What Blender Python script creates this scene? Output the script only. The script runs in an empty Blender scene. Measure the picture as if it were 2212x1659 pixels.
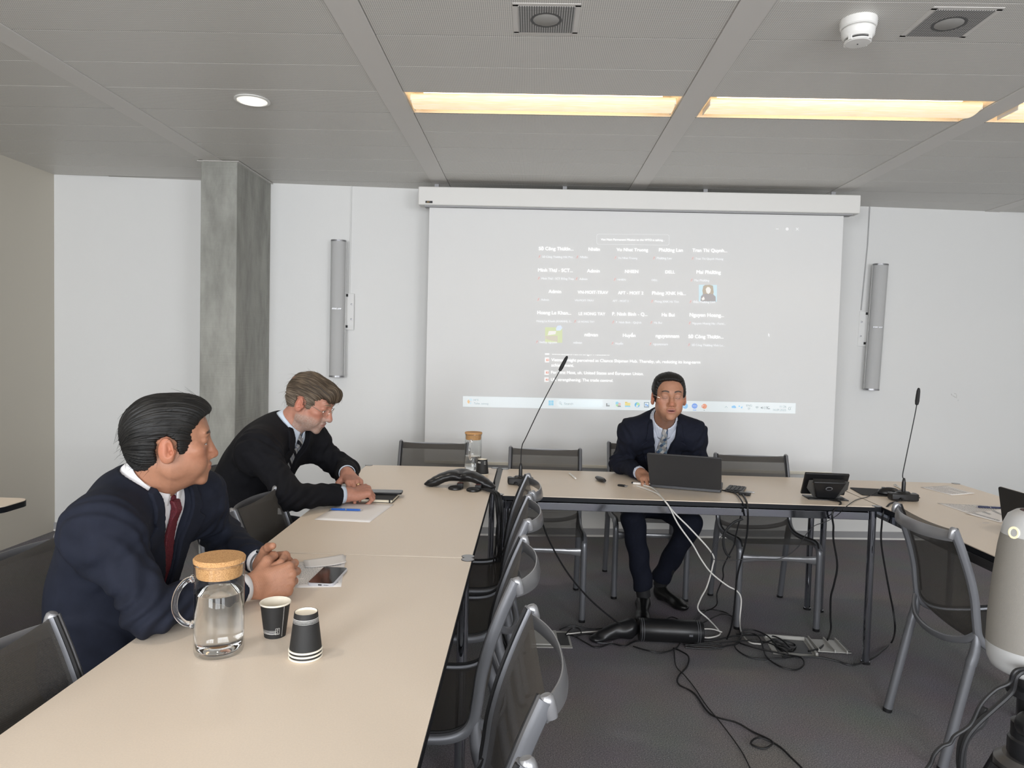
import bpy, bmesh, math, random
import numpy as np
from mathutils import Vector, Matrix

random.seed(7)
SC = bpy.context.scene
COL = SC.collection
# ------------------------------------------------------------------ camera
# world: X along the far screen, Y into the room, Z up, metres
CAM_Z = 1.40
FPX = 1534.0
def _basis(vx=1150., vy=763., r=.026):
    fwd = np.array([vx-1106., -(vy-829.5), -FPX]); fwd /= np.linalg.norm(fwd)
    up = np.cross(np.array([1., -r, 0.]), fwd); up /= np.linalg.norm(up)
    if up[1] < 0: up = -up
    return np.array([np.cross(fwd, up), fwd, up])
RC = _basis()
cd = bpy.data.cameras.new('camera'); cam = bpy.data.objects.new('camera', cd); COL.objects.link(cam)
cd.sensor_width = 36.0; cd.lens = FPX/2212*36.0; cd.clip_start = .05; cd.clip_end = 60
m4 = Matrix([list(RC[i])+[0] for i in range(3)]+[[0,0,0,1]]); m4.translation = (0,0,CAM_Z)
cam.matrix_world = m4
SC.camera = cam
# measuring helpers: a spot seen in the photograph, put on a real plane of the room
def _ray(px, py): return RC @ np.array([px-1106., -(py-829.5), -FPX])
def atz(px, py, z):
    d = _ray(px, py); t = (z-CAM_Z)/d[2]; return (d[0]*t, d[1]*t, z)
def aty(px, py, y):
    d = _ray(px, py); t = y/d[1]; return (d[0]*t, y, CAM_Z+d[2]*t)
# ------------------------------------------------------------------ world, lights, exposure
SC.view_settings.view_transform = 'Standard'; SC.view_settings.look = 'None'
SC.view_settings.gamma = 1.0; SC.view_settings.use_curve_mapping = False
SC.view_settings.exposure = 0.0
wd = bpy.data.worlds.new('sky'); SC.world = wd; wd.use_nodes = True
bg = wd.node_tree.nodes['Background']; bg.inputs[0].default_value = (.72,.83,1.0,1); bg.inputs[1].default_value = 1.2
REAR_Y = -2.6
WINX = [(-2.7,-1.1),(-.3,1.5),(2.2,4.2)]
for i,(a,b) in enumerate(WINX):
    l = bpy.data.lights.new('window_daylight','AREA'); l.shape='RECTANGLE'; l.size=b-a; l.size_y=1.5
    l.energy = 137*(1.22 if i==0 else 1.02 if i==2 else .94); l.color=(.95,.97,1.0)
    o = bpy.data.objects.new('window_daylight', l); COL.objects.link(o)
    o.location=((a+b)/2, REAR_Y-.25, 1.65); o.rotation_euler=(math.radians(90),0,0)
for i,(x,y,e,s) in enumerate([(-1.40,3.485,34,.045),(3.0,3.485,26,.045),(-1.40,1.1,22,.045),(3.0,.6,16,.045)]):
    l = bpy.data.lights.new('downlight_beam','SPOT'); l.energy=e; l.spot_size=math.radians(125); l.spot_blend=.9
    l.shadow_soft_size=s; l.color=(1.0,.90,.78)
    o = bpy.data.objects.new('downlight_beam', l); COL.objects.link(o); o.location=(x,y,2.575)
# ------------------------------------------------------------------ materials
def math_node(N, Lk, op, a, b=None, c=None):
    n=N.new('ShaderNodeMath'); n.operation=op
    for i,v in enumerate((a,b,c)):
        if v is None: continue
        if isinstance(v,(int,float)): n.inputs[i].default_value=v
        else: Lk.new(v,n.inputs[i])
    return n.outputs[0]

MATS = {}
def mat(name, col=(.5,.5,.5), rough=.5, metal=0., bump=0., bscale=200., noise=0., nscale=8., emit=None, es=1., alpha=None,
        trans=0., ior=1.45, attr=False, coat=0., spec=.5, sheen=0.):
    if name in MATS: return MATS[name]
    m = bpy.data.materials.new(name); m.use_nodes=True; nt=m.node_tree; N=nt.nodes; Lk=nt.links
    b = N['Principled BSDF']
    b.inputs['Base Color'].default_value=(*col,1); b.inputs['Roughness'].default_value=rough; b.inputs['Metallic'].default_value=metal
    b.inputs['IOR'].default_value=ior; b.inputs['Transmission Weight'].default_value=trans; b.inputs['Coat Weight'].default_value=coat
    b.inputs['Specular IOR Level'].default_value=spec; b.inputs['Sheen Weight'].default_value=sheen
    tc = N.new('ShaderNodeTexCoord')
    src=None
    if attr:
        a=N.new('ShaderNodeAttribute'); a.attribute_name='Col'; src=a.outputs['Color']; Lk.new(src,b.inputs['Base Color'])
    if noise>0:
        n=N.new('ShaderNodeTexNoise'); n.inputs['Scale'].default_value=nscale; n.inputs['Detail'].default_value=5
        Lk.new(tc.outputs['Object'],n.inputs['Vector'])
        mr=N.new('ShaderNodeMapRange'); mr.inputs[1].default_value=.3; mr.inputs[2].default_value=.7; mr.inputs[3].default_value=1-noise; mr.inputs[4].default_value=1+noise
        Lk.new(n.outputs['Fac'],mr.inputs[0])
        v=N.new('ShaderNodeVectorMath'); v.operation='SCALE'; v.inputs[0].default_value=col
        if src: Lk.new(src,v.inputs[0])
        Lk.new(mr.outputs[0],v.inputs['Scale']); Lk.new(v.outputs[0],b.inputs['Base Color'])
    if bump>0:
        n=N.new('ShaderNodeTexNoise'); n.inputs['Scale'].default_value=bscale; n.inputs['Detail'].default_value=3
        Lk.new(tc.outputs['Object'],n.inputs['Vector'])
        bp=N.new('ShaderNodeBump'); bp.inputs['Strength'].default_value=bump; bp.inputs['Distance'].default_value=.002
        Lk.new(n.outputs['Fac'],bp.inputs['Height']); Lk.new(bp.outputs[0],b.inputs['Normal'])
    if emit: b.inputs['Emission Color'].default_value=(*emit,1); b.inputs['Emission Strength'].default_value=es
    if alpha is not None: b.inputs['Alpha'].default_value=alpha
    MATS[name]=m; return m
def nodes(m): return m.node_tree.nodes, m.node_tree.links, m.node_tree.nodes['Principled BSDF']
M_wall=mat('wall_paint',(.80,.80,.785),.6,bump=.15,bscale=260)
M_wallL=mat('beige_partition',(.62,.58,.50),.55,bump=.1)
M_strip=mat('ceiling_strip',(.68,.66,.63),.5)
M_dark=mat('dark_gap',(.02,.02,.02),.8)
M_alu=mat('satin_aluminium',(.195,.20,.215),.36,.5)
M_alud=mat('polished_aluminium',(.30,.30,.31),.28,.55)
M_chrome=mat('chrome',(.46,.48,.53),.07,1.0)
M_black=mat('black_plastic',(.012,.012,.013),.35)
M_blackm=mat('matte_black',(.014,.014,.015),.7)
M_white=mat('white_plastic',(.80,.79,.76),.35)
M_edge=mat('black_table_edge',(.008,.009,.012),.5,spec=.25)
M_base=mat('grey_skirting',(.36,.36,.37),.45)
M_paper=mat('paper',(.84,.81,.79),.7)
M_ink=mat('print_ink',(.42,.42,.43),.8)
M_cable=mat('black_cable',(.010,.010,.011),.45)
M_cablew=mat('white_cable',(.72,.70,.66),.5)
M_glass=mat('clear_glass',(1,1,1),.0,trans=1.,ior=1.47)
def thin_glass(name):
    m=bpy.data.materials.new(name); m.use_nodes=True; N=m.node_tree.nodes; Lk=m.node_tree.links; N.clear()
    o=N.new('ShaderNodeOutputMaterial'); mx=N.new('ShaderNodeMixShader'); tr=N.new('ShaderNodeBsdfTransparent'); gl=N.new('ShaderNodeBsdfGlossy'); gl.inputs['Roughness'].default_value=.01; tr.inputs[0].default_value=(.965,.975,.972,1)
    fr=N.new('ShaderNodeLayerWeight'); fr.inputs[0].default_value=.5; pw=math_node(N,Lk,'POWER',fr.outputs[1],3.0); Lk.new(math_node(N,Lk,'MULTIPLY_ADD',pw,.65,.05),mx.inputs[0]); Lk.new(tr.outputs[0],mx.inputs[1]); Lk.new(gl.outputs[0],mx.inputs[2]); Lk.new(mx.outputs[0],o.inputs[0]); return m
M_thin=thin_glass('thin_glass')
M_water=mat('water',(1,1,1),.0,trans=1.,ior=1.33)
M_cream=mat('paper_cup_inside',(.84,.78,.66),.6)
M_blue=mat('blue_pen',(.02,.12,.5),.3)
M_screenf=mat('screen_fabric',(.80,.80,.79),.75,bump=.05,bscale=500)

# table laminate
M_top=mat('pearl_laminate',(.79,.68,.56),.36,bump=.02,bscale=600,noise=.03,nscale=300)
# carpet
M_carpet=mat('carpet',(.07,.07,.075),.95)
N,Lk,b=nodes(M_carpet); tc=N.new('ShaderNodeTexCoord')
n1=N.new('ShaderNodeTexNoise'); n1.inputs['Scale'].default_value=230; n1.inputs['Detail'].default_value=3; Lk.new(tc.outputs['Object'],n1.inputs[0])
r1=N.new('ShaderNodeValToRGB'); r1.color_ramp.elements[0].position=.36; r1.color_ramp.elements[0].color=(.135,.130,.138,1)
r1.color_ramp.elements[1].position=.66; r1.color_ramp.elements[1].color=(.30,.29,.295,1)
e=r1.color_ramp.elements.new(.78); e.color=(.62,.60,.59,1)
Lk.new(n1.outputs['Fac'],r1.inputs[0])
n2=N.new('ShaderNodeTexNoise'); n2.inputs['Scale'].default_value=3; Lk.new(tc.outputs['Object'],n2.inputs[0])
mx=N.new('ShaderNodeMix'); mx.data_type='RGBA'; mx.blend_type='MULTIPLY'; mx.inputs[0].default_value=.25
Lk.new(r1.outputs[0],mx.inputs[6]); Lk.new(n2.outputs['Color'],mx.inputs[7]); Lk.new(mx.outputs[2],b.inputs['Base Color'])
bp=N.new('ShaderNodeBump'); bp.inputs['Strength'].default_value=.7; bp.inputs['Distance'].default_value=.004
Lk.new(n1.outputs['Fac'],bp.inputs['Height']); Lk.new(bp.outputs[0],b.inputs['Normal'])
b.inputs['Specular IOR Level'].default_value=.15
# perforated ceiling panel
def perforated(name, col, dark, pitch, size):
    m=mat(name,col,.42); N,Lk,b=nodes(m); tc=N.new('ShaderNodeTexCoord'); sx=N.new('ShaderNodeSeparateXYZ'); Lk.new(tc.outputs['Object'],sx.inputs[0])
    w=2*math.pi/pitch
    cx=math_node(N,Lk,'COSINE',math_node(N,Lk,'MULTIPLY',sx.outputs[0],w)); cy=math_node(N,Lk,'COSINE',math_node(N,Lk,'MULTIPLY',sx.outputs[1],w))
    s=math_node(N,Lk,'ADD',cx,cy)
    g=math_node(N,Lk,'GREATER_THAN',s,size)
    mx=N.new('ShaderNodeMix'); mx.data_type='RGBA'; mx.inputs[6].default_value=(*col,1); mx.inputs[7].default_value=(*dark,1)
    Lk.new(g,mx.inputs[0]); Lk.new(mx.outputs[2],b.inputs['Base Color']); return m
M_panel=perforated('perforated_panel',(.71,.69,.65),(.24,.235,.225),.0075,.9)
M_grille=perforated('vent_grille',(.50,.49,.47),(.03,.03,.03),.0085,-.15)
M_spk=mat('speaker_grille_metal',(.50,.50,.495),.6,.0,bump=.3,bscale=900)
# concrete
M_conc=mat('concrete',(.36,.36,.335),.75)
N,Lk,b=nodes(M_conc); tc=N.new('ShaderNodeTexCoord')
mp=N.new('ShaderNodeMapping'); mp.inputs['Scale'].default_value=(1,1,.35); Lk.new(tc.outputs['Object'],mp.inputs[0])
n1=N.new('ShaderNodeTexNoise'); n1.inputs['Scale'].default_value=7; n1.inputs['Detail'].default_value=8; n1.inputs['Roughness'].default_value=.65; Lk.new(mp.outputs[0],n1.inputs[0])
r1=N.new('ShaderNodeValToRGB'); r1.color_ramp.elements[0].position=.32; r1.color_ramp.elements[0].color=(.25,.25,.225,1); r1.color_ramp.elements[1].position=.68; r1.color_ramp.elements[1].color=(.42,.42,.385,1)
Lk.new(n1.outputs['Fac'],r1.inputs[0]); Lk.new(r1.outputs[0],b.inputs['Base Color'])
mp2=N.new('ShaderNodeMapping'); mp2.inputs['Scale'].default_value=(.4,.4,30); Lk.new(tc.outputs['Object'],mp2.inputs[0])
n2=N.new('ShaderNodeTexNoise'); n2.inputs['Scale'].default_value=4; n2.inputs['Detail'].default_value=4; Lk.new(mp2.outputs[0],n2.inputs[0])
bp=N.new('ShaderNodeBump'); bp.inputs['Strength'].default_value=.5; bp.inputs['Distance'].default_value=.004; Lk.new(n2.outputs['Fac'],bp.inputs['Height']); Lk.new(bp.outputs[0],b.inputs['Normal'])
# cork
M_cork=mat('cork',(.5,.3,.13),.8)
N,Lk,b=nodes(M_cork); tc=N.new('ShaderNodeTexCoord')
n1=N.new('ShaderNodeTexVoronoi'); n1.inputs['Scale'].default_value=800; Lk.new(tc.outputs['Object'],n1.inputs[0])
r1=N.new('ShaderNodeValToRGB'); r1.color_ramp.elements[0].position=0; r1.color_ramp.elements[0].color=(.30,.14,.05,1); r1.color_ramp.elements[1].position=.9; r1.color_ramp.elements[1].color=(.60,.35,.15,1)
e=r1.color_ramp.elements.new(.3); e.color=(.50,.27,.11,1)
sp=N.new('ShaderNodeSeparateColor'); Lk.new(n1.outputs['Color'],sp.inputs[0]); Lk.new(sp.outputs[0],r1.inputs[0]); Lk.new(r1.outputs[0],b.inputs['Base Color'])
bp=N.new('ShaderNodeBump'); bp.inputs['Strength'].default_value=.3; bp.inputs['Distance'].default_value=.001; Lk.new(sp.outputs[1],bp.inputs['Height']); Lk.new(bp.outputs[0],b.inputs['Normal'])
# chair net: dark open weave, partly see-through
M_net=mat('chair_net',(.040,.037,.034),.55)
N,Lk,b=nodes(M_net); tc=N.new('ShaderNodeTexCoord'); sx=N.new('ShaderNodeSeparateXYZ'); Lk.new(tc.outputs['UV'],sx.inputs[0])
w=2*math.pi/.0042
cx=math_node(N,Lk,'SINE',math_node(N,Lk,'MULTIPLY',sx.outputs[0],w)); cy=math_node(N,Lk,'SINE',math_node(N,Lk,'MULTIPLY',sx.outputs[1],w))
p_=math_node(N,Lk,'MULTIPLY',cx,cy)
mx=N.new('ShaderNodeMix'); mx.data_type='RGBA'; mx.inputs[6].default_value=(.026,.024,.021,1); mx.inputs[7].default_value=(.12,.108,.094,1)
Lk.new(math_node(N,Lk,'MULTIPLY_ADD',p_,.5,.5),mx.inputs[0]); Lk.new(mx.outputs[2],b.inputs['Base Color'])
hole=math_node(N,Lk,'GREATER_THAN',p_,-.55)
Lk.new(math_node(N,Lk,'MULTIPLY_ADD',hole,.20,.62),b.inputs['Alpha'])
bp=N.new('ShaderNodeBump'); bp.inputs['Strength'].default_value=.6; bp.inputs['Distance'].default_value=.0008; Lk.new(p_,bp.inputs['Height']); Lk.new(bp.outputs[0],b.inputs['Normal'])
# warm glowing lamp diffuser (a lamp: it gives off light)
M_lamp=mat('lamp_diffuser',(.8,.7,.5),.4,emit=(1.0,.80,.56),es=.72)
N,Lk,b=nodes(M_lamp); tc=N.new('ShaderNodeTexCoord'); mp=N.new('ShaderNodeMapping'); mp.inputs['Scale'].default_value=(5.,70,70); mp.inputs['Rotation'].default_value=(0,0,.05); Lk.new(tc.outputs['Object'],mp.inputs[0])
n1=N.new('ShaderNodeTexNoise'); n1.inputs['Scale'].default_value=2.2; n1.inputs['Detail'].default_value=2; Lk.new(mp.outputs[0],n1.inputs[0])
r1=N.new('ShaderNodeValToRGB'); r1.color_ramp.elements[0].position=.3; r1.color_ramp.elements[0].color=(1,.66,.44,1); r1.color_ramp.elements[1].position=.72; r1.color_ramp.elements[1].color=(1,.92,.78,1)
e=r1.color_ramp.elements.new(.5); e.color=(1,.84,.52,1)
Lk.new(n1.outputs['Fac'],r1.inputs[0]); Lk.new(r1.outputs[0],b.inputs['Emission Color'])
M_tube=mat('lamp_tube',(1,.9,.7),.4,emit=(1.0,.84,.66),es=7.0)
M_recess=mat('lamp_recess',(.80,.70,.56),.45)
M_bulb=mat('downlight_glow',(1,1,1),.3,emit=(1.0,.97,.88),es=12.)
M_cloth_navy=mat('navy_suit',(.0115,.0140,.0245),.85,bump=.12,bscale=900,noise=.10,nscale=30,spec=.25)
M_cloth_black=mat('black_suit',(.0055,.0055,.0075),.85,bump=.12,bscale=900,noise=.10,nscale=30,spec=.25)
M_cloth_navy2=mat('dark_blue_suit',(.0075,.0092,.0180),.85,bump=.12,bscale=900,noise=.12,nscale=60,spec=.25)
M_shirtw=mat('white_shirt',(.80,.80,.82),.8,bump=.1,bscale=500)
M_shirtb=mat('pale_blue_shirt',(.58,.66,.76),.8,bump=.1,bscale=500)
M_shoe=mat('black_shoe_leather',(.008,.008,.008),.28)
M_skin=mat('skin',(1,1,1),.48,attr=True,bump=.18,bscale=420,noise=.05,nscale=90,spec=.4)
N,Lk,b=nodes(M_skin); b.inputs['Subsurface Weight'].default_value=.12; b.inputs['Subsurface Radius'].default_value=(.012,.005,.003); b.inputs['Subsurface Scale'].default_value=.6
def hair_mat(name,c0,c1,rough=.35):
    m=mat(name,c0,rough,spec=.5); N,Lk,b=nodes(m); tc=N.new('ShaderNodeTexCoord'); 
    a=N.new('ShaderNodeAttribute'); a.attribute_name='Flow'
    n=N.new('ShaderNodeTexNoise'); n.inputs['Scale'].default_value=1.; n.inputs['Detail'].default_value=2; Lk.new(a.outputs['Vector'],n.inputs[0])
    mx=N.new('ShaderNodeMix'); mx.data_type='RGBA'; mx.inputs[6].default_value=(*c0,1); mx.inputs[7].default_value=(*c1,1)
    mr=N.new('ShaderNodeMapRange'); mr.inputs[1].default_value=.42; mr.inputs[2].default_value=.68; Lk.new(n.outputs['Fac'],mr.inputs[0])
    Lk.new(mr.outputs[0],mx.inputs[0])
    g=N.new('ShaderNodeAttribute'); g.attribute_name='Col'
    mm=N.new('ShaderNodeMix'); mm.data_type='RGBA'; mm.blend_type='MULTIPLY'; mm.inputs[0].default_value=1.; Lk.new(mx.outputs[2],mm.inputs[6]); Lk.new(g.outputs['Color'],mm.inputs[7])
    Lk.new(mm.outputs[2],b.inputs['Base Color'])
    bp=N.new('ShaderNodeBump'); bp.inputs['Strength'].default_value=.9; bp.inputs['Distance'].default_value=.003
    Lk.new(n.outputs['Fac'],bp.inputs['Height']); Lk.new(bp.outputs[0],b.inputs['Normal']); return m
M_hair_b=hair_mat('black_hair',(.003,.003,.003),(.011,.010,.009),.55)
M_hair_g=hair_mat('greying_brown_hair',(.045,.030,.018),(.155,.112,.072),.65)
# ------------------------------------------------------------------ mesh helpers
def tag(o,label=None,cat=None,group=None,kind=None):
    if label: o['label']=label
    if cat: o['category']=cat
    if group: o['group']=group
    if kind: o['kind']=kind
    return o
def empty(name,loc=(0,0,0),rz=0.,label=None,cat=None,group=None):
    o=bpy.data.objects.new(name,None); COL.objects.link(o); o.location=loc; o.rotation_euler=(0,0,rz); o.empty_display_size=.05
    return tag(o,label,cat,group)
def rotm(rx=0,ry=0,rz=0):
    return np.array(Matrix.Rotation(rz,3,'Z')@Matrix.Rotation(ry,3,'Y')@Matrix.Rotation(rx,3,'X'))
def smooth_path(pts,n=8,closed=False):
    P=[np.array(p,float) for p in pts]; m=len(P); out=[]
    rng=range(m if closed else m-1)
    for i in rng:
        if closed: p0,p1,p2,p3=P[i-1],P[i],P[(i+1)%m],P[(i+2)%m]
        else: p0=P[i-1] if i>0 else 2*P[0]-P[1]; p1=P[i]; p2=P[i+1]; p3=P[i+2] if i+2<m else 2*P[-1]-P[-2]
        for k in range(n):
            t=k/n; out.append(.5*((2*p1)+(-p0+p2)*t+(2*p0-5*p1+4*p2-p3)*t*t+(-p0+3*p1-3*p2+p3)*t**3))
    if not closed: out.append(P[-1])
    return out
class MB:
    def __init__(s): s.v=[]; s.f=[]; s.uv=None
    def add(s,vs,fs):
        o=len(s.v); s.v+= [tuple(map(float,v)) for v in vs]; s.f+=[tuple(i+o for i in f) for f in fs]; return s
    def box(s,c,size,R=None):
        x,y,z=[q/2 for q in size]; vs=np.array([(a,b_,d) for a in(-x,x) for b_ in(-y,y) for d in(-z,z)])
        if R is not None: vs=vs@np.array(R).T
        return s.add(vs+np.array(c),[(0,1,3,2),(4,6,7,5),(0,4,5,1),(2,3,7,6),(0,2,6,4),(1,5,7,3)])
    def prism(s,poly,z0,z1,M=None):   # polygon (x,y) extruded z0..z1, M optional (3x3, origin)
        n=len(poly); vs=[(p[0],p[1],z0) for p in poly]+[(p[0],p[1],z1) for p in poly]
        if M: R,o=M; vs=np.array(vs)@np.array(R).T+np.array(o)
        return s.add(vs,[tuple(range(n))[::-1],tuple(range(n,2*n))]+[(i,(i+1)%n,(i+1)%n+n,i+n) for i in range(n)])
    def lathe(s,prof,c=(0,0,0),n=32,R=None,sx=1.,caps=True,a0=0,a1=2*math.pi):
        vs=[];fs=[];m=len(prof); full=abs(a1-a0-2*math.pi)<1e-6; nn=n if full else n+1
        for i in range(nn):
            a=a0+(a1-a0)*i/n
            for r,z in prof: vs.append((r*math.cos(a)*sx,r*math.sin(a),z))
        vs=np.array(vs)
        if R is not None: vs=vs@np.array(R).T
        for i in range(n):
            j=(i+1)%nn
            for k in range(m-1): fs.append((i*m+k,j*m+k,j*m+k+1,i*m+k+1))
        if caps and full:
            if prof[0][0]>1e-6: fs.append(tuple(i*m for i in range(n))[::-1])
            if prof[-1][0]>1e-6: fs.append(tuple(i*m+m-1 for i in range(n)))
        return s.add(vs+np.array(c),fs)
    def tube(s,path,r,n=10,cap=True,flat=1.,up=None):
        P=[np.array(p,float) for p in path]; m=len(P); rs=r if isinstance(r,(list,tuple)) else [r]*m
        vs=[];fs=[]; prev=None
        for i,p in enumerate(P):
            t=P[min(i+1,m-1)]-P[max(i-1,0)]; t/= (np.linalg.norm(t)+1e-9)
            if prev is None:
                u=np.array(up,float) if up is not None else (np.array([0,0,1.]) if abs(t[2])<.9 else np.array([1.,0,0]))
            else: u=prev
            u=u-t*np.dot(u,t); u/=(np.linalg.norm(u)+1e-9); prev=u; w=np.cross(t,u)
            for k in range(n):
                a=2*math.pi*k/n; vs.append(p+rs[i]*(math.cos(a)*u*flat+math.sin(a)*w))
        for i in range(m-1):
            for k in range(n):
                k2=(k+1)%n; fs.append((i*n+k,i*n+k2,(i+1)*n+k2,(i+1)*n+k))
        if cap: fs+=[tuple(range(n))[::-1],tuple(range((m-1)*n,m*n))]
        return s.add(vs,fs)
    def grid(s,fn,nu,nv,thick=0.):
        vs=[fn(i/nu,j/nv) for i in range(nu+1) for j in range(nv+1)]
        fs=[(i*(nv+1)+j,(i+1)*(nv+1)+j,(i+1)*(nv+1)+j+1,i*(nv+1)+j+1) for i in range(nu) for j in range(nv)]
        return s.add(vs,fs)
    def build(s,name,m,parent=None,loc=(0,0,0),rot=None,bevel=0.,seg=2,flat=False,angle=35,solid=0.):
        me=bpy.data.meshes.new(name); me.from_pydata(s.v,[],s.f); me.update()
        bm=bmesh.new(); bm.from_mesh(me); bmesh.ops.recalc_face_normals(bm,faces=bm.faces); bm.to_mesh(me); bm.free()
        me.materials.append(m)
        if not flat:
            me.polygons.foreach_set('use_smooth',[True]*len(me.polygons)); me.set_sharp_from_angle(angle=math.radians(angle))
        o=bpy.data.objects.new(name,me); COL.objects.link(o)
        if parent is not None: o.parent=parent
        o.location=loc
        if rot is not None: o.rotation_euler=rot
        if solid: q=o.modifiers.new('solid','SOLIDIFY'); q.thickness=solid; q.offset=0
        if bevel: q=o.modifiers.new('bevel','BEVEL'); q.width=bevel; q.segments=seg; q.limit_method='ANGLE'; q.angle_limit=math.radians(40); q.harden_normals=False
        return o
def copy_tree(o,parent=None):
    c=o.copy(); COL.objects.link(c)
    if parent is not None: c.parent=parent
    for ch in list(o.children): copy_tree(ch,c)
    return c
def rrect(w,h,r,n=5,cx=0,cy=0):
    out=[]
    for (sx,sy,a) in ((1,1,0),(-1,1,90),(-1,-1,180),(1,-1,270)):
        for k in range(n+1):
            t=math.radians(a+90*k/n); out.append((cx+sx*(w/2-r)+r*math.cos(t),cy+sy*(h/2-r)+r*math.sin(t)))
    return out
TXT_CACHE={}
def _glyph(s,bold):
    cu=bpy.data.curves.new('t','FONT'); cu.body=s; cu.size=1.; cu.offset=bold; cu.resolution_u=3; cu.fill_mode='FRONT'
    o=bpy.data.objects.new('t',cu); COL.objects.link(o)
    me=bpy.data.meshes.new_from_object(o.evaluated_get(bpy.context.evaluated_depsgraph_get()))
    vs=np.array([tuple(v.co) for v in me.vertices]).reshape(-1,3); fs=[tuple(p.vertices) for p in me.polygons]
    bpy.data.objects.remove(o); bpy.data.curves.remove(cu); bpy.data.meshes.remove(me)
    return vs,fs
def text_verts(s,bold=0.):
    if 'HH' not in TXT_CACHE: TXT_CACHE['HH']=_glyph('HH',0)[0][:,0].max()
    V=[];F_=[];x=0.;n=0
    for c in s:
        if c not in TXT_CACHE:
            adv=_glyph('H'+c+'H',0)[0][:,0].max()-TXT_CACHE['HH']; g_=_glyph(c,.014 if c in '\u01a1\u01b0\u1edf\u1edd' else 0.) if c!=' ' else (np.zeros((0,3)),[])
            TXT_CACHE[c]=(adv,)+g_
        adv,vs,fs=TXT_CACHE[c]
        if len(vs): V.append(vs+np.array([x,0,0])); F_+= [tuple(i+n for i in f) for f in fs]; n+=len(vs)
        x+=adv
    return np.concatenate(V),F_
def struct(o): o['kind']='structure'; return o
# ================================================================== THE SETTING
def wally(x): return 5.40+.087*x
XL,XR=-3.49,5.0
CEIL=2.60
struct(MB().box(((XL+XR)/2,1.6,-.05),(XR-XL+.2,8.8,.1)).build('floor',M_carpet,flat=True))
w=MB(); x0,x1=XL-.1,XR+.1
w.add([(x0,wally(x0),0),(x1,wally(x1),0),(x1,wally(x1)+.15,0),(x0,wally(x0)+.15,0),(x0,wally(x0),CEIL+.12),(x1,wally(x1),CEIL+.12),(x1,wally(x1)+.15,CEIL+.12),(x0,wally(x0)+.15,CEIL+.12)],
      [(0,3,2,1),(4,5,6,7),(0,1,5,4),(1,2,6,5),(2,3,7,6),(3,0,4,7)])
struct(w.build('wall_back',M_wall,flat=True))
struct(MB().box((XL-.06,1.25,1.36),(.12,7.9,2.72)).build('wall_left',M_wallL,flat=True))
struct(MB().box((XR+.06,1.55,1.36),(.12,8.6,2.72)).build('wall_right',M_wall,flat=True))
# rear wall behind the camera with three daylight windows
w=MB(); xs=[XL]+[v for ab in WINX for v in ab]+[XR]
for i in range(0,len(xs),2): w.box(((xs[i]+xs[i+1])/2,REAR_Y-.06,1.36),(xs[i+1]-xs[i],.12,2.72))
for a,b_ in WINX:
    w.box(((a+b_)/2,REAR_Y-.06,.45),(b_-a,.12,.9)); w.box(((a+b_)/2,REAR_Y-.06,2.56),(b_-a,.12,.32))
struct(w.build('wall_rear',M_wall,flat=True))
for k,(a,b_) in enumerate(WINX):
    w=MB(); c=(a+b_)/2
    for x in (a+.02,b_-.02,c): w.box((x,REAR_Y-.06,1.65),(.04,.06,1.5))
    for z in (.92,2.38): w.box((c,REAR_Y-.06,z),(b_-a,.06,.04))
    struct(w.build('window_%d'%(k+1),M_alu,flat=True))
# skirting along the back wall
ang=math.atan(.087); Rw=rotm(0,0,ang)
def skirt(name,m,z0,z1,d):
    w=MB(); a,b_=XL,XR
    w.add([(a,wally(a)-d,z0),(b_,wally(b_)-d,z0),(b_,wally(b_)-.0005,z0),(a,wally(a)-.0005,z0),(a,wally(a)-d,z1),(b_,wally(b_)-d,z1),(b_,wally(b_)-.0005,z1),(a,wally(a)-.0005,z1)],
      [(0,3,2,1),(4,5,6,7),(0,1,5,4),(1,2,6,5),(2,3,7,6),(3,0,4,7)])
    return struct(w.build(name,m,flat=True))
skirt('baseboard_back',M_base,.014,.062,.012); skirt('trim_11',M_white,0,.014,.014)
# ceiling: perforated panels between plain strips, one lamp slot row
STR=[(-3.585,-3.47),(-2.17,-2.052),(-.752,-.634),(.665,.780),(2.084,2.200),(3.502,3.618),(4.92,5.05)]
rows=[]; y=3.345-.297*20
while y<5.95: rows.append(y); y+=.297
gap=.0025; w=MB()
for i in range(len(STR)-1):
    a,b_=STR[i][1]+gap,STR[i+1][0]-gap
    if i==0: a=XL
    b_=min(b_,XR)
    for k in range(len(rows)-1):
        y0,y1=rows[k]+gap,rows[k+1]-gap
        if y1<REAR_Y: continue
        if i!=0 and i!=1 and i!=5 and abs(rows[k]-3.345)<.01: continue      # lamp slot
        if i in (2,3) and abs(rows[k]-(3.345-.297*9))<.01: continue
        ya,yb=min(y1,wally(a)),min(y1,wally(b_)); y0a=max(y0,REAR_Y)
        if ya<=y0a and yb<=y0a: continue
        ya=max(ya,y0a+.001); yb=max(yb,y0a+.001)
        w.prism([(a,y0a),(b_,y0a),(b_,yb),(a,ya)],CEIL,CEIL+.02)
cl=struct(w.build('ceiling',M_panel,flat=True,bevel=0))
k=1
for a,b_ in STR[1:-1]:
    struct(MB().prism([(a,REAR_Y),(b_,REAR_Y),(b_,wally(b_)),(a,wally(a))],CEIL-.004,CEIL+.03).build('trim_%d'%k,M_strip,flat=True)); k+=1
struct(MB().prism([(XL,REAR_Y),(XR,REAR_Y),(XR,wally(XR)),(XL,wally(XL))],CEIL+.13,CEIL+.16).build('ceiling_slab',M_dark,flat=True))
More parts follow.
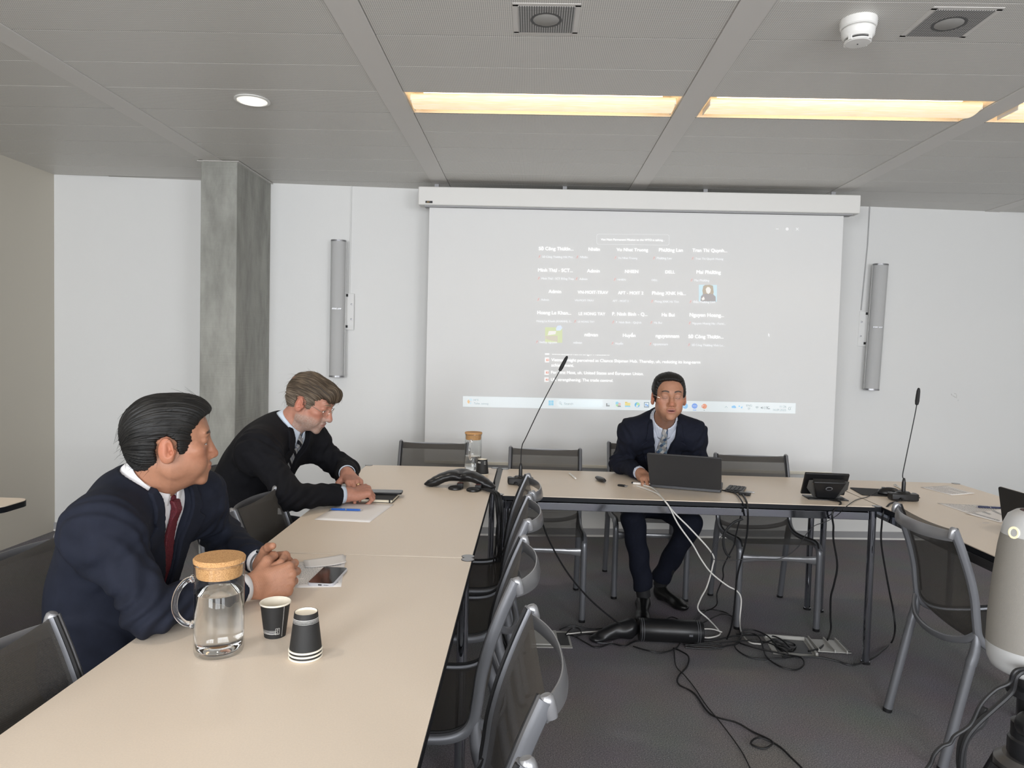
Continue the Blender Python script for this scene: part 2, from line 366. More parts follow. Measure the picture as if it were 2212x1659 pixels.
# concrete column in front of the left part of the back wall
w=MB().prism([(-2.195,4.63),(-1.955,4.63),(-1.955,wally(-1.955)),(-2.195,wally(-2.195))],0,CEIL)
tag(w.build('concrete_column',M_conc,bevel=.006),'square raw concrete column against the back wall','column')
w=MB().prism([(-2.212,4.612),(-1.938,4.612),(-1.938,wally(-1.938)),(-2.212,wally(-2.212))],CEIL-.008,CEIL-.0045)
struct(w.build('trim_12',M_strip,flat=True))
# ---- linear ceiling lamps
def linear_lamp(xa,xb,y0,label):
    t=empty('ceiling_lamp',((xa+xb)/2,y0+.145,CEIL),0,label,'ceiling lamp','long warm ceiling lamps'); L=xb-xa; y_=.143
    w=MB(); z1=.11
    w.box((0,0,z1),(L,2*y_,.006)); w.box((0,-y_,z1/2),(L,.006,z1)); w.box((0,y_,z1/2),(L,.006,z1)); w.box((-L/2+.003,0,z1/2),(.006,2*y_,z1)); w.box((L/2-.003,0,z1/2),(.006,2*y_,z1))
    w.build('housing',M_recess,t,flat=True)
    Ld=L*.965; pr=[]
    w=MB()
    def fn(u,v):
        a=math.pi*(1.07-1.14*v); return ((u-.5)*Ld,.078*math.cos(a),.010-.030*math.sin(a))
    w.grid(fn,2,18); w.build('diffuser',M_lamp,t,solid=.002)
    for s in(-1,1): MB().box((s*(Ld/2+.001),0,.002),(.004,.150,.030)).build('end_plate',M_white,t,bevel=.002)
    MB().tube([(-Ld/2+.05,0,.06),(Ld/2-.05,0,.06)],.013,12).build('lamp_tube',M_tube,t)
    return t
linear_lamp(-.634,.664,3.345,'long warm ceiling lamp in the middle bay, left one of those in view')
linear_lamp(.782,2.082,3.345,'long warm ceiling lamp in the bay above the right table end')
linear_lamp(2.202,3.500,3.345,'long warm ceiling lamp cut off at the right picture edge')
linear_lamp(-.634,.664,3.345-.297*9,'long warm ceiling lamp above the camera, left bay'); linear_lamp(.782,2.082,3.345-.297*9,'long warm ceiling lamp above the camera, right bay')
# ---- recessed downlight
t=empty('recessed_downlight',(-1.40,3.485,CEIL),0,'round recessed downlight glowing in the left ceiling bay','downlight')
MB().lathe([(.070,.0),(.083,-.001),(.085,-.006),(.072,-.008),(.068,-.002)],n=40,caps=False).build('trim_ring',M_white,t)
MB().lathe([(0,-.0078),(.040,-.0070),(.050,-.0050)],n=36,caps=False).build('bulb',M_bulb,t)
MB().lathe([(.050,-.0045),(.072,-.0040)],n=36,caps=False).build('reflector_rim',mat('lit_reflector',(.9,.88,.8),.2,emit=(1,.95,.82),es=.9),t)
# ---- vents
def vent(x,y,label):
    t=empty('ceiling_vent',(x,y,CEIL),0,label,'vent','square perforated air vents')
    w=MB(); a=.108
    for q in ((0,a,2*a+.02,.02),(0,-a,2*a+.02,.02),(a,0,.02,2*a),(-a,0,.02,2*a)): w.box((q[0],q[1],-.0008),(q[2],q[3],.0016))
    w.build('frame',M_strip,t,flat=True)
    MB().box((0,0,-.0015),(.2,.2,.003)).build('grille',M_grille,t,flat=True)
    MB().lathe([(.047,-.0032),(.052,-.0045),(.057,-.0032)],n=40,caps=False).build('duct_ring',mat('vent_ring',(.09,.09,.09),.6),t)
    MB().lathe([(0,-.0042),(.044,-.0042),(.046,-.0030)],n=40,caps=False).build('duct_plate',mat('vent_plate',(.36,.355,.34),.6),t)
vent(.017,2.61,'square perforated air vent in the middle ceiling bay'); vent(1.437,2.60,'square perforated air vent right of the smoke detector')
# ---- smoke detector
t=empty('smoke_detector',(1.115,2.585,CEIL),math.radians(12),'round white smoke detector on the ceiling','smoke detector')
MB().lathe([(0,0),(.060,0),(.062,-.006),(.060,-.026),(.056,-.030),(.0,-.030)],n=48).build('base',M_white,t)
MB().lathe([(0,-.031),(.052,-.031),(.056,-.036),(.054,-.056),(.046,-.066),(.0,-.067)],n=48).build('body',M_white,t)
MB().lathe([(0,-.067),(.038,-.067),(.038,-.072),(0,-.072)],n=40).build('sensor_gap',M_black,t)
w=MB().lathe([(0,-.073),(.044,-.073),(.045,-.077),(.040,-.081),(0,-.083)],n=48)
for k_ in range(4):
    a=k_*math.pi/2+.4; w.box((.046*math.cos(a),.046*math.sin(a),-.068),(.006,.012,.022),rotm(0,0,a))
w.build('cover',M_white,t); MB().lathe([(0,-.0825),(.0025,-.0825),(.0025,-.0845),(0,-.0845)],n=12).build('indicator',M_black,t)
# ---- column loudspeakers
def col_speaker(x,z0,z1,rz,side,tilt,label):
    yb=wally(x)-.075; t=empty('column_speaker',(x,yb,z0),0,label,'loudspeaker','slim grey column loudspeakers'); t.rotation_euler=(0,tilt,rz); H=z1-z0
    pr=[(-.052,.028),(-.056,.0),(-.050,-.018),(-.03,-.032),(0,-.038),(.03,-.032),(.050,-.018),(.056,0),(.052,.028)]
    MB().prism([(a*.96,b_*.96) for a,b_ in pr],.012,H-.012).build('grille',M_spk,t,angle=60)
    MB().prism([(-.054,.03),(-.057,.004),(.057,.004),(.054,.03),(.03,.04),(-.03,.04)],.005,H-.005).build('housing',mat('speaker_housing',(.50,.50,.49),.45,.2),t)
    for z in (0,H-.012): MB().prism(pr,z,z+.012).build('end_cap',M_alud,t,angle=60)
    w=MB()
    for k_ in range(7): w.box((-.03+k_*.009+(.004 if k_>3 else 0),-.0375,H*.5),(.005,.003,.010),rotm(0,.35,0))
    w.build('name_plate',M_alud,t)
    br=MB().box((side*.075,.052,H*.485),(.075,.006,.27)); br.box((side*.045,.045,H*.485),(.012,.04,.2)); br=br.build('bracket',M_wall,t,bevel=.002)
    for dz in (-.055,.055):
        MB().lathe([(0,0),(.007,0),(.007,.004),(0,.005)],(side*.095,.047,H*.485+dz),16,rotm(math.pi/2,0,0)).build('screw',M_alud,br)
    for dz in (-.11,.12): MB().box((side*.062,.044,H*.485+dz),(.012,.012,.018)).build('clamp',M_blackm,br)
    return t
col_speaker(-1.44,1.186,2.190,.12,1,0,'slim grey column loudspeaker left of the projection screen')
col_speaker(2.625,1.183,2.152,-.15,-1,.024,'slim grey column loudspeaker right of the projection screen')
tag(MB().tube([(-1.372,wally(-1.372)-.006,CEIL),(-1.372,wally(-1.372)-.006,2.20),(-1.374,wally(-1.372)-.006,1.80)],.005,8).build('speaker_cable',M_wall),'thin white cable conduit down to the left loudspeaker','cable')
tag(MB().tube([(2.575,wally(2.575)-.006,CEIL),(2.572,wally(2.57)-.006,2.3),(2.545,wally(2.545)-.006,1.80)],.004,8).build('speaker_cable',mat('grey_cable',(.45,.45,.45),.5)),'thin grey cable down to the right loudspeaker','cable')
# scuff marks on the wall
w=MB()
for (a,b_,c_,d_) in ((3.305,1.165,3.315,1.15),(3.32,1.15,3.345,1.135),(3.35,1.16,3.352,1.13),(3.365,1.118,3.366,1.108),(3.33,1.168,3.348,1.163)):
    ya,yc=wally(a)-.0012,wally(c_)-.0012; w.add([(a,ya,b_),(c_,yc,d_),(c_+.004,yc,d_+.004),(a+.004,ya,b_+.004)],[(0,1,2,3)])
tag(w.build('wall_scuff',mat('scuff',(.62,.62,.60),.7),flat=True),'faint scuff mark on the white wall right of the loudspeaker','mark')
# ---- projection screen
SY=5.09
t=empty('projection_screen',(.70,SY,.58),0,'large pull-down projection screen showing a video meeting','projection screen'); O=np.array([.70,SY,.58])
w=MB().box((.707-O[0],5.10-SY,2.492-O[2]),(3.085,.11,.128)); w.build('housing',M_white,t,bevel=.006)
w=MB().box((.707-O[0],5.10-SY,2.424-O[2]),(3.0,.07,.010)); w.build('housing_slot',M_base,t)
for x in (-.72,.2,1.2,2.1): MB().box((x-O[0],5.150-SY,2.576-O[2]),(.03,.012,.044)).build('ceiling_mount',M_base,t)
MB().box((.697-O[0],.0,1.512-O[2]),(2.915,.002,1.81)).build('fabric',M_screenf,t,flat=True)
MB().box((.697-O[0],0,.597-O[2]),(2.915,.018,.022)).build('bottom_bar',mat('screen_hem',(.74,.70,.60),.5),t,bevel=.004)
bd=MB().box((-.758-O[0],5.045-SY-.0015,2.447-O[2]),(.05,.003,.015)).build('badge',M_black,t)
M_em=mat('projected_light',(.8,.8,.8),.7,emit=(1,1,1),es=.34)
M_em2=mat('projected_light_soft',(.8,.8,.8),.7,emit=(.95,.97,1),es=.27)
M_emp=mat('projected_pink',(.8,.62,.60),.7,emit=(1,.70,.68),es=.16)
M_bar=mat('projected_bar',(.78,.80,.80),.7,emit=(.80,.95,1),es=.28)
def onscr(px,py,d=.0025):
    p=aty(px,py,SY); return np.array([p[0],SY-d,p[2]])
C1=lambda x,y:(1100+x/3.16,460+y/3.16)
def slope(py): return .0114+(.0190-.0114)*(py-540)/330.
def place_text(s,x0,x1,yb,m,parent,bold=0.,d=.003,name='text',crop=True,xh=None,clip=None):
    if crop: (a,ya),(b_,_)=C1(x0,yb),C1(x1,yb)
    else: a,ya,b_=x0,yb,x1
    p=onscr(a,ya,d); q=onscr(b_,ya+slope(ya)*(b_-a),d)
    vs,fs=text_verts(s,0.); 
    if len(vs)==0: return
    mn,mx_=vs[:,0].min(),vs[:,0].max(); L=np.linalg.norm(q-p); sc=L/(mx_-mn); e=(q-p)/L; u=np.array([-e[2],0,e[0]])
    sy=sc*(xh or 1.)
    if clip is not None:
        bm=bmesh.new(); bv=[bm.verts.new(v) for v in vs]
        for f in fs:
            try: bm.faces.new([bv[i] for i in f])
            except Exception: pass
        bmesh.ops.bisect_plane(bm,geom=bm.verts[:]+bm.edges[:]+bm.faces[:],plane_co=(0,clip,0),plane_no=(0,1,0),clear_outer=True)
        bm.verts.ensure_lookup_table(); bm.verts.index_update(); vs=np.array([tuple(v.co) for v in bm.verts]); fs=[tuple(v.index for v in f.verts) for f in bm.faces]; bm.free()
    W=p+np.outer((vs[:,0]-mn)*sc,e)+np.outer(vs[:,1]*sy,u)
    w=MB()
    for k_ in ((-.5,0,.5) if bold>0 else (0,)): w.add(W-O+e*(k_*bold*sc*1.2),fs)
    return w.build(name,m,parent,flat=True)
def quad(x0,y0,x1,y1,m,name,parent,d=.0018,crop=True,r=None):
    if crop: (x0,y0),(x1,y1)=C1(x0,y0),C1(x1,y1)
    s=slope((y0+y1)/2)*(x1-x0)
    c=[onscr(x0,y0,d),onscr(x1,y0+s,d),onscr(x1,y1+s,d),onscr(x0,y1,d)]
    return MB().add(np.array(c)-O,[(0,1,2,3)]).build(name,m,parent,flat=True)
NM=[("Sở Công Thươn...",202,438,254,"Sở Công Thương Hải Phò...",225,445,306,1),("Nhiên",541,618,259,"Nhiên",483,535,309,1),("Vo Nhat Truong",733,947,261,"Vo Nhat Truong",743,874,314,1),("Phương Lan",1022,1184,264,"Phương Lan",1006,1107,316,1),("Tran Thi Quynh...",1250,1487,266,"Tran Thi Quynh Huong",1270,1460,319,1),
("Minh Thư - SCT...",197,433,401,"Minh Thư - SCT Đồng Tháp",220,441,454,1),("Admin",531,617,406,"Admin",478,533,458,1),("NHIEN",790,880,410,"NHIEN",739,794,462,1),("DELL",1065,1130,413,"DELL",972,1013,465,0),("Mai Phương",1278,1443,415,"Mai Phương",1263,1365,467,1),
("Admin",268,354,547,"Admin",217,271,599,1),("VN-MOIT-TRAV",467,674,551,"VN-MOIT-TRAV",447,577,603,0),("AFT - MOIT 2",742,915,555,"AFT - MOIT 2",705,814,607,0),("Phòng XNK Hà...",975,1205,558,"Phòng XNK Hà Tĩnh",993,1157,611,1),(None,1294,1417,605,"Đầu Phương Linh",1256,1405,614,1),
("Hoang Le Khan...",192,422,691,"Hoang Le Khanh (KHANH), S...",186,428,744,0),("LE HONG TAY",474,655,697,"LE HONG TAY",468,582,748,1),("P. Ninh Bình - Q...",703,943,700,"P. Ninh Bình - Quỳnh",728,901,753,1),("Ha Bui",1041,1128,706,"Ha Bui",988,1042,756,1),("Nguyen Hoang...",1231,1465,707,"Nguyen Hoang Ha - Forei...",1250,1477,760,1),
(None,245,362,885,"beduy nguyen",208,325,888,1),("ntbvan",514,604,842,"ntbvan",438,496,892,0),("Huyền",776,861,846,"Huyền",723,777,898,1),("nguyennam",1000,1159,850,"nguyennam",982,1082,902,1),("Sở Công Thươn...",1222,1462,854,"Sở Công Thương Vĩnh Lo...",1245,1469,908,1)]
M_av=[mat('picture_%d'%i,c,.7,emit=c,es=.22) for i,c in enumerate([(.62,.78,.84),(.50,.44,.36),(.42,.40,.40),(.86,.84,.80),(.66,.72,.46),(.70,.78,.90),(.66,.62,.52)])]
def avatar(k):
    if k==14:
        a=quad(1294,490,1417,604,M_av[0],'profile_picture',t,.0018)
        def sh(pts,m,d): MB().add([onscr(*C1(x,y),d)-O for x,y in pts],[tuple(range(len(pts)))]).build('picture_shape',m,a,flat=True)
        sh([(1324,500),(1335,492),(1370,491),(1390,497),(1395,540),(1392,560),(1322,560),(1318,530)],M_av[1],.0022)
        sh([(1305,604),(1308,570),(1325,552),(1390,554),(1408,572),(1409,604)],M_av[2],.0026)
        sh([(1340,520),(1352,505),(1366,507),(1376,522),(1372,542),(1358,554),(1346,545)],M_av[3],.0030)
        sh([(1312,585),(1328,570),(1334,590),(1318,598)],M_av[3],.0030)
    else:
        a=quad(245,780,362,884,M_av[4],'profile_picture',t,.0018)
        def sh(pts,m,d): MB().add([onscr(*C1(x,y),d)-O for x,y in pts],[tuple(range(len(pts)))]).build('picture_shape',m,a,flat=True)
        sh([(262,835),(270,806),(320,806),(316,828)],M_av[3],.0022)
        sh([(318,790),(330,770),(352,768),(363,784),(350,802),(322,804)],M_av[5],.0024)
        sh([(247,838),(330,838),(330,882),(247,860)],M_av[6],.0021)
for k,(nm,a,b_,y,sm,c_,d_,ys,ic) in enumerate(NM):
    if nm: par=place_text(nm,a,b_,y,M_em,t,.026,name='participant_name')
    else: avatar(k); par=None
    tg=place_text(sm,c_,d_,ys,M_em2,t,.016,name='name_tag')
    if ic:
        x=c_-18; w=MB()
        for q in (((x-3,ys-17),(x+3,ys-17),(x+3,ys-5),(x-3,ys-5)),((x+6,ys-19),(x+9,ys-17),(x-6,ys+1),(x-9,ys-1)),((x-8,ys-1),(x+7,ys-1),(x+7,ys+1),(x-8,ys+1))):
            w.add([onscr(*C1(*p),.003)-O for p in q],[(0,1,2,3)])
        w.build('muted_icon',M_emp,tg,flat=True)
# talking box
w=MB(); R_=rrect(496,72,14,4,844,182); 
w.add([onscr(*C1(x,y+(x-844)*.011),.003)-O for x,y in R_]+[onscr(*C1(844+(x-844)*.994,182+(y-182)*.965+(x-844)*.011),.003)-O for x,y in R_],[(i,(i+1)%len(R_),(i+1)%len(R_)+len(R_),i+len(R_)) for i in range(len(R_))])
tb=w.build('speaker_notice',M_em2,t,flat=True); place_text("Viet Nam Permanent Mission to the WTO is talking...",626,1060,188,M_em,tb,.004,name='notice_text')
# window buttons, pointer
w=MB()
def line(w,x0,y0,x1,y1,th,d=.003,c1=True):
    f=C1 if c1 else (lambda x,y:(x,y)); n=np.array([-(y1-y0),x1-x0],float); n/=np.linalg.norm(n); n*=th/2
    w.add([onscr(*f(x0+n[0],y0+n[1]),d)-O,onscr(*f(x1+n[0],y1+n[1]),d)-O,onscr(*f(x1-n[0],y1-n[1]),d)-O,onscr(*f(x0-n[0],y0-n[1]),d)-O],[(0,1,2,3)])
line(w,1820,110,1837,110,3); line(w,1957,102,1973,119,3); line(w,1973,102,1957,119,3)
for k_ in range(12):
    a0,a1=k_*math.pi/6,(k_+1)*math.pi/6; line(w,1896+7*math.cos(a0),110+7*math.sin(a0),1896+7*math.cos(a1),110+7*math.sin(a1),6)
w.build('window_buttons',M_em,t,flat=True)
w=MB().add([onscr(*C1(*p),.003)-O for p in ((1767,820),(1779,834),(1773,836),(1777,845),(1773,846),(1770,838),(1766,841))],[tuple(range(7))]); w.build('mouse_pointer',M_em,t,flat=True)
# captions
cap=[("Vietnam might perceived as Chance Shipman Hub. Thereby, uh, reducing its long-term",287,1303,1012),("achievement.",287,441,1048),("For First Most, uh, United States and European Union.",286,917,1097),("Uh, strengthening. The trade control.",285,709,1146)]
M_emr=mat('projected_red',(.8,.45,.38),.7,emit=(.9,.45,.36),es=.2)
for s_,a,b_,y in cap:
    o=place_text(s_,a,b_,y,M_em,t,.007,name='caption_text')
place_text("Contributors run in origin Procedure.",290,685,967,M_em,t,.004,name='caption_text',clip=.16)
for (x,y0,y1) in ((243,987,1020),(241,1073,1105),(240,1122,1153),(244,958,968)):
    a=quad(x,y0,x+29,y1,M_em,'caption_icon',t,.0022)
    if y1-y0>20: quad(x+9,y0+9,x+28,y1-9,M_emr,'icon_mark',a,.003); quad(x+18,y0+13,x+24,y1-14,M_em,'icon_mark',a,.0034)
# taskbar
c=[(1000,855.8),(1718.6,871),(1718,893.4),(1000,878.3)]
tb=MB().add([onscr(x,y,.0016)-O for x,y in c],[(0,1,2,3)]).build('taskbar',M_bar,t,flat=True)
M_gt=mat('projected_grey',(.45,.47,.48),.7,emit=(.5,.5,.5),es=.1)
def tq(x0,y0,x1,y1,m,name='taskbar_icon',d=.0024): return quad(x0,y0,x1,y1,m,name,tb,d,False)
def pc(name,c,es=.22): return mat('projected_'+name,c,.7,emit=c,es=es)
for s_,a,b_,y in (("16°C",1023.5,1034,865.6),("Teilw. sonnig",1023.5,1055,873.3),("Search",1218.8,1238,874.2),("ENG",1612,1624,877.8),("SF",1615,1620.5,884.6),("11:26",1684.8,1698,880.4),("16.09.2025",1670,1697.5,887.4)):
    place_text(s_,a,b_,y,M_gt,tb,0,name='taskbar_text',crop=False)
def disc(x,y,r,m,d=.0026,name='taskbar_icon',n=16,sx=1.):
    return MB().add([onscr(x+sx*r*math.cos(2*math.pi*i/n),y+r*math.sin(2*math.pi*i/n),d)-O for i in range(n)],[tuple(range(n))]).build(name,m,tb,flat=True)
disc(1014,867.5,4.6,pc('orange',(.9,.62,.36))); disc(1017,864,3.6,pc('sky',(.72,.84,.92)),.0030); disc(1016.5,870.5,2.6,pc('sky',(.72,.84,.92)),.003)
for i in (0,1):
    for j in (0,1): tq(1185+i*5.7,865+j*5.6,1190+i*5.7,870+j*5.6,pc('blue',(.40,.72,.90)))
w=MB(); R_=rrect(100,16,8,6,1252.5,871.5); w.add([onscr(x,y+(x-1252)*.019,.0020)-O for x,y in R_],[tuple(range(len(R_)))]); w.build('search_field',pc('pale',(.84,.93,.96),.3),tb,flat=True)
w=MB()
for k_ in range(10):
    a0,a1=k_*math.pi/5,(k_+1)*math.pi/5; line(w,1210+2.3*math.cos(a0),870.5+2.3*math.sin(a0),1210+2.3*math.cos(a1),870.5+2.3*math.sin(a1),.7,.003,False)
line(w,1211.6,872.4,1213.8,874.8,.9,.003,False); w.build('taskbar_icon',M_gt,tb,flat=True)
tq(1309,871,1313,878,M_gt); tq(1309,875,1317,878,M_gt,d=.0025); tq(1312,870,1317,875,pc('pale2',(.75,.80,.82)),d=.0028)
disc(1333,871,3.6,pc('blue')if 0 else MATS['projected_blue']); disc(1338,873,3.2,pc('pink',(.86,.50,.80)),.003); disc(1333,875.5,2.6,pc('green',(.55,.80,.45)),.0032); tq(1334,876,1341,879,M_gt,d=.0035)
tq(1350,869.5,1361.5,878,pc('yellow',(.92,.80,.36))); tq(1350,876,1361.5,879,MATS['projected_blue'],d=.003); tq(1350,868,1355,870,pc('ochre',(.80,.62,.2)),d=.003)
disc(1376.3,874.5,5.6,pc('azure',(.20,.55,.85))); disc(1378,873,3.4,pc('green'  ,(.55,.80,.45)),.003); disc(1376,877,2.6,pc('white',(.85,.9,.9)),.0032)
tq(1391,868.5,1402,880,pc('slate',(.30,.36,.42))); tq(1392.4,870,1400.6,878,MATS['projected_pale'],d=.003); tq(1394,872,1396.5,876.5,pc('royal',(.20,.40,.80)),d=.0034); tq(1397.5,874,1400,877.5,MATS['projected_royal'],d=.0034)
disc(1480,877,6,pc('azure2',(.35,.62,.9))); disc(1478,876,2.4,MATS['projected_sky'],.003)
disc(1500.3,877,5.9,pc('zoomblue',(.28,.45,.90)),sx=1.05); place_text("zoom",1496.3,1504.2,877.4,M_em,tb,0,.0032,'icon_text',False); tq(1496.5,885,1504,886.4,pc('zoomblue',(.28,.45,.90)))
disc(1521.5,877.6,5.5,pc('redorange',(.90,.42,.28))); tq(1515.5,875,1521,880.4,pc('redorange2',(.80,.33,.22)),d=.003); place_text("P",1517,1519.6,879.4,M_em,tb,.0,.0034,'icon_text',False); disc(1521,886,1.0,M_gt)
w=MB(); line(w,1565.5,880.5,1568.4,877.5,.7,.003,False); line(w,1568.4,877.5,1571.3,880.5,.7,.003,False); w.build('taskbar_icon',M_gt,tb,flat=True)
disc(1582.5,879,2.4,MATS['projected_azure2']); disc(1585.6,878.6,3,MATS['projected_azure2'],.0028); disc(1588,879.6,1.9,MATS['projected_azure2'],.003)
disc(1596.8,877.5,1.7,MATS['projected_azure2'],sx=.8); MB().add([onscr(x,y,.003)-O for x,y in ((1599.5,880.5),(1604,876.8),(1602.6,882.6))],[(0,1,2)]).build('taskbar_icon',MATS['projected_azure2'],tb,flat=True)
w=MB()
for r_ in (1.6,3.2,4.8):
    for k_ in range(4):
        a0,a1=math.radians(-135+k_*22.5),math.radians(-135+(k_+1)*22.5); line(w,1635+r_*math.cos(a0),883+r_*math.sin(a0),1635+r_*math.cos(a1),883+r_*math.sin(a1),.8,.003,False)
w.build('taskbar_icon',M_gt,tb,flat=True)
w=MB().add([onscr(x,y,.003)-O for x,y in ((1643,879.5),(1645,879.5),(1647,877.4),(1647,884),(1645,882),(1643,882))],[tuple(range(6))]); line(w,1649,878.5,1649,883,.6,.003,False); line(w,1651,877.6,1651,884,.6,.003,False); w.build('taskbar_icon',M_gt,tb,flat=True)
w=MB(); line(w,1654,878.5,1662,878.5,.7,.003,False); line(w,1654,878.5,1654,883,.7,.003,False); line(w,1654,883,1659,883,.7,.003,False); line(w,1655.5,880.6,1659,880.6,2.2,.003,False); line(w,1658,883,1663,882.5,2,.003,False); w.build('taskbar_icon',M_gt,tb,flat=True)
w=MB(); 
for q in ((1702.4,884.4,1708,884.4),(1703,884.4,1703.6,879.6),(1707.4,884.4,1706.8,879.6),(1703.6,879.6,1706.8,879.6),(1704.6,886,1706,886),(1708,878.4,1709.6,880)): line(w,*q,.7,.003,False)
w.build('taskbar_icon',M_gt,tb,flat=True)
vs,fs=text_verts('AV',0.); vs=vs*.016; vs[:,0]+=vs[:,1]*.35
MB().add([(v[0]-.775-O[0]+.0,5.0405-SY,v[1]+2.4415-O[2]) for v in vs],fs).build('badge_mark',mat('gold_mark',(.65,.42,.15),.4),bd,flat=True)
# ================================================================== TABLES
TZ=.74
def table(corners,label,caps=(0,1,2,3)):
    c=np.array([(x,y) for x,y in corners],float); ce=c.mean(0); L=c-ce
    t=empty('conference_table',(ce[0],ce[1],0),0,label,'table','white conference tables in a U')
    def inset(d):
        out=[]
        for i in range(4):
            a,b_,p=L[i],L[(i+1)%4],L[i-1]; u=(b_-a)/np.linalg.norm(b_-a); v=(p-a)/np.linalg.norm(p-a); out.append(a+(u+v)*d)
        return out
    MB().prism([tuple(p) for p in inset(.0015)],TZ-.003,TZ).build('tabletop',M_top,t,flat=True)
    MB().prism([tuple(p) for p in L],TZ-.0225,TZ-.0031).build('edge_band',M_edge,t,flat=True)
    I=inset(.026)
    for i in range(4):
        a,b_=I[i],I[(i+1)%4]; m_=(a+b_)/2; d=b_-a; an=math.atan2(d[1],d[0])
        MB().box((m_[0],m_[1],TZ-.0475),(np.linalg.norm(d)-.04,.024,.036),rotm(0,0,an)).build('frame_rail',M_chrome,t,bevel=.002)
    for i in range(4):
        p=I[i]
        lg=MB().lathe([(.0185,0.0),(.0185,.012),(.0165,.013),(.0165,TZ-.023)],(p[0],p[1],0),28).build('leg',M_chrome,t)
        MB().lathe([(.021,0),(.021,.010),(.0165,.012)],(p[0],p[1],0),20).build('foot',M_black,lg)
        if i in caps:
            q=inset(.014)[i]
            MB().lathe([(.0,TZ+.0002),(.019,TZ+.0002),(.019,TZ+.0016),(.0,TZ+.0018)],(q[0],q[1],0),28).build('corner_cap',M_alud,t)
            MB().lathe([(.0192,TZ-.002),(.0212,TZ-.002),(.0212,TZ+.0009),(.0192,TZ+.0009)],(q[0],q[1],0),28,caps=False).build('cap_ring',M_black,t)
    return t
table([(-.876,.437),(-.158,.437),(-.173,2.238),(-.868,2.226)],'white conference table nearest the camera, carrying the big jug and paper cups')
table([(-.872,2.232),(-.175,2.244),(-.182,4.035),(-.925,4.000)],'white conference table of the left row behind, carrying the conference phone and notebook')
table([(-.150,3.262),(1.612,3.262),(1.612,4.015),(-.150,4.015)],'white conference table under the screen, carrying the laptop and tablet')
table([(1.618,2.235),(2.375,2.235),(2.375,3.985),(1.618,3.985)],'white conference table on the right, carrying papers and a mouse pad')
# narrow side top by the left partition
t=empty('side_table',(-2.545,2.79,0),0,'small rounded white side table at the left picture edge','side table')
MB().prism(rrect(.94,.19,.05,6),TZ-.003,TZ).build('tabletop',M_top,t); MB().prism(rrect(.944,.194,.052,6),TZ-.026,TZ-.0031).build('edge_band',M_edge,t)
MB().lathe([(.025,.02),(.025,TZ-.03)],(-.2,0,0),20).build('column',M_chrome,t); MB().lathe([(.16,0),(.16,.01),(.03,.022)],(-.2,0,0),32,sx=.9).build('foot_plate',M_alu,t)
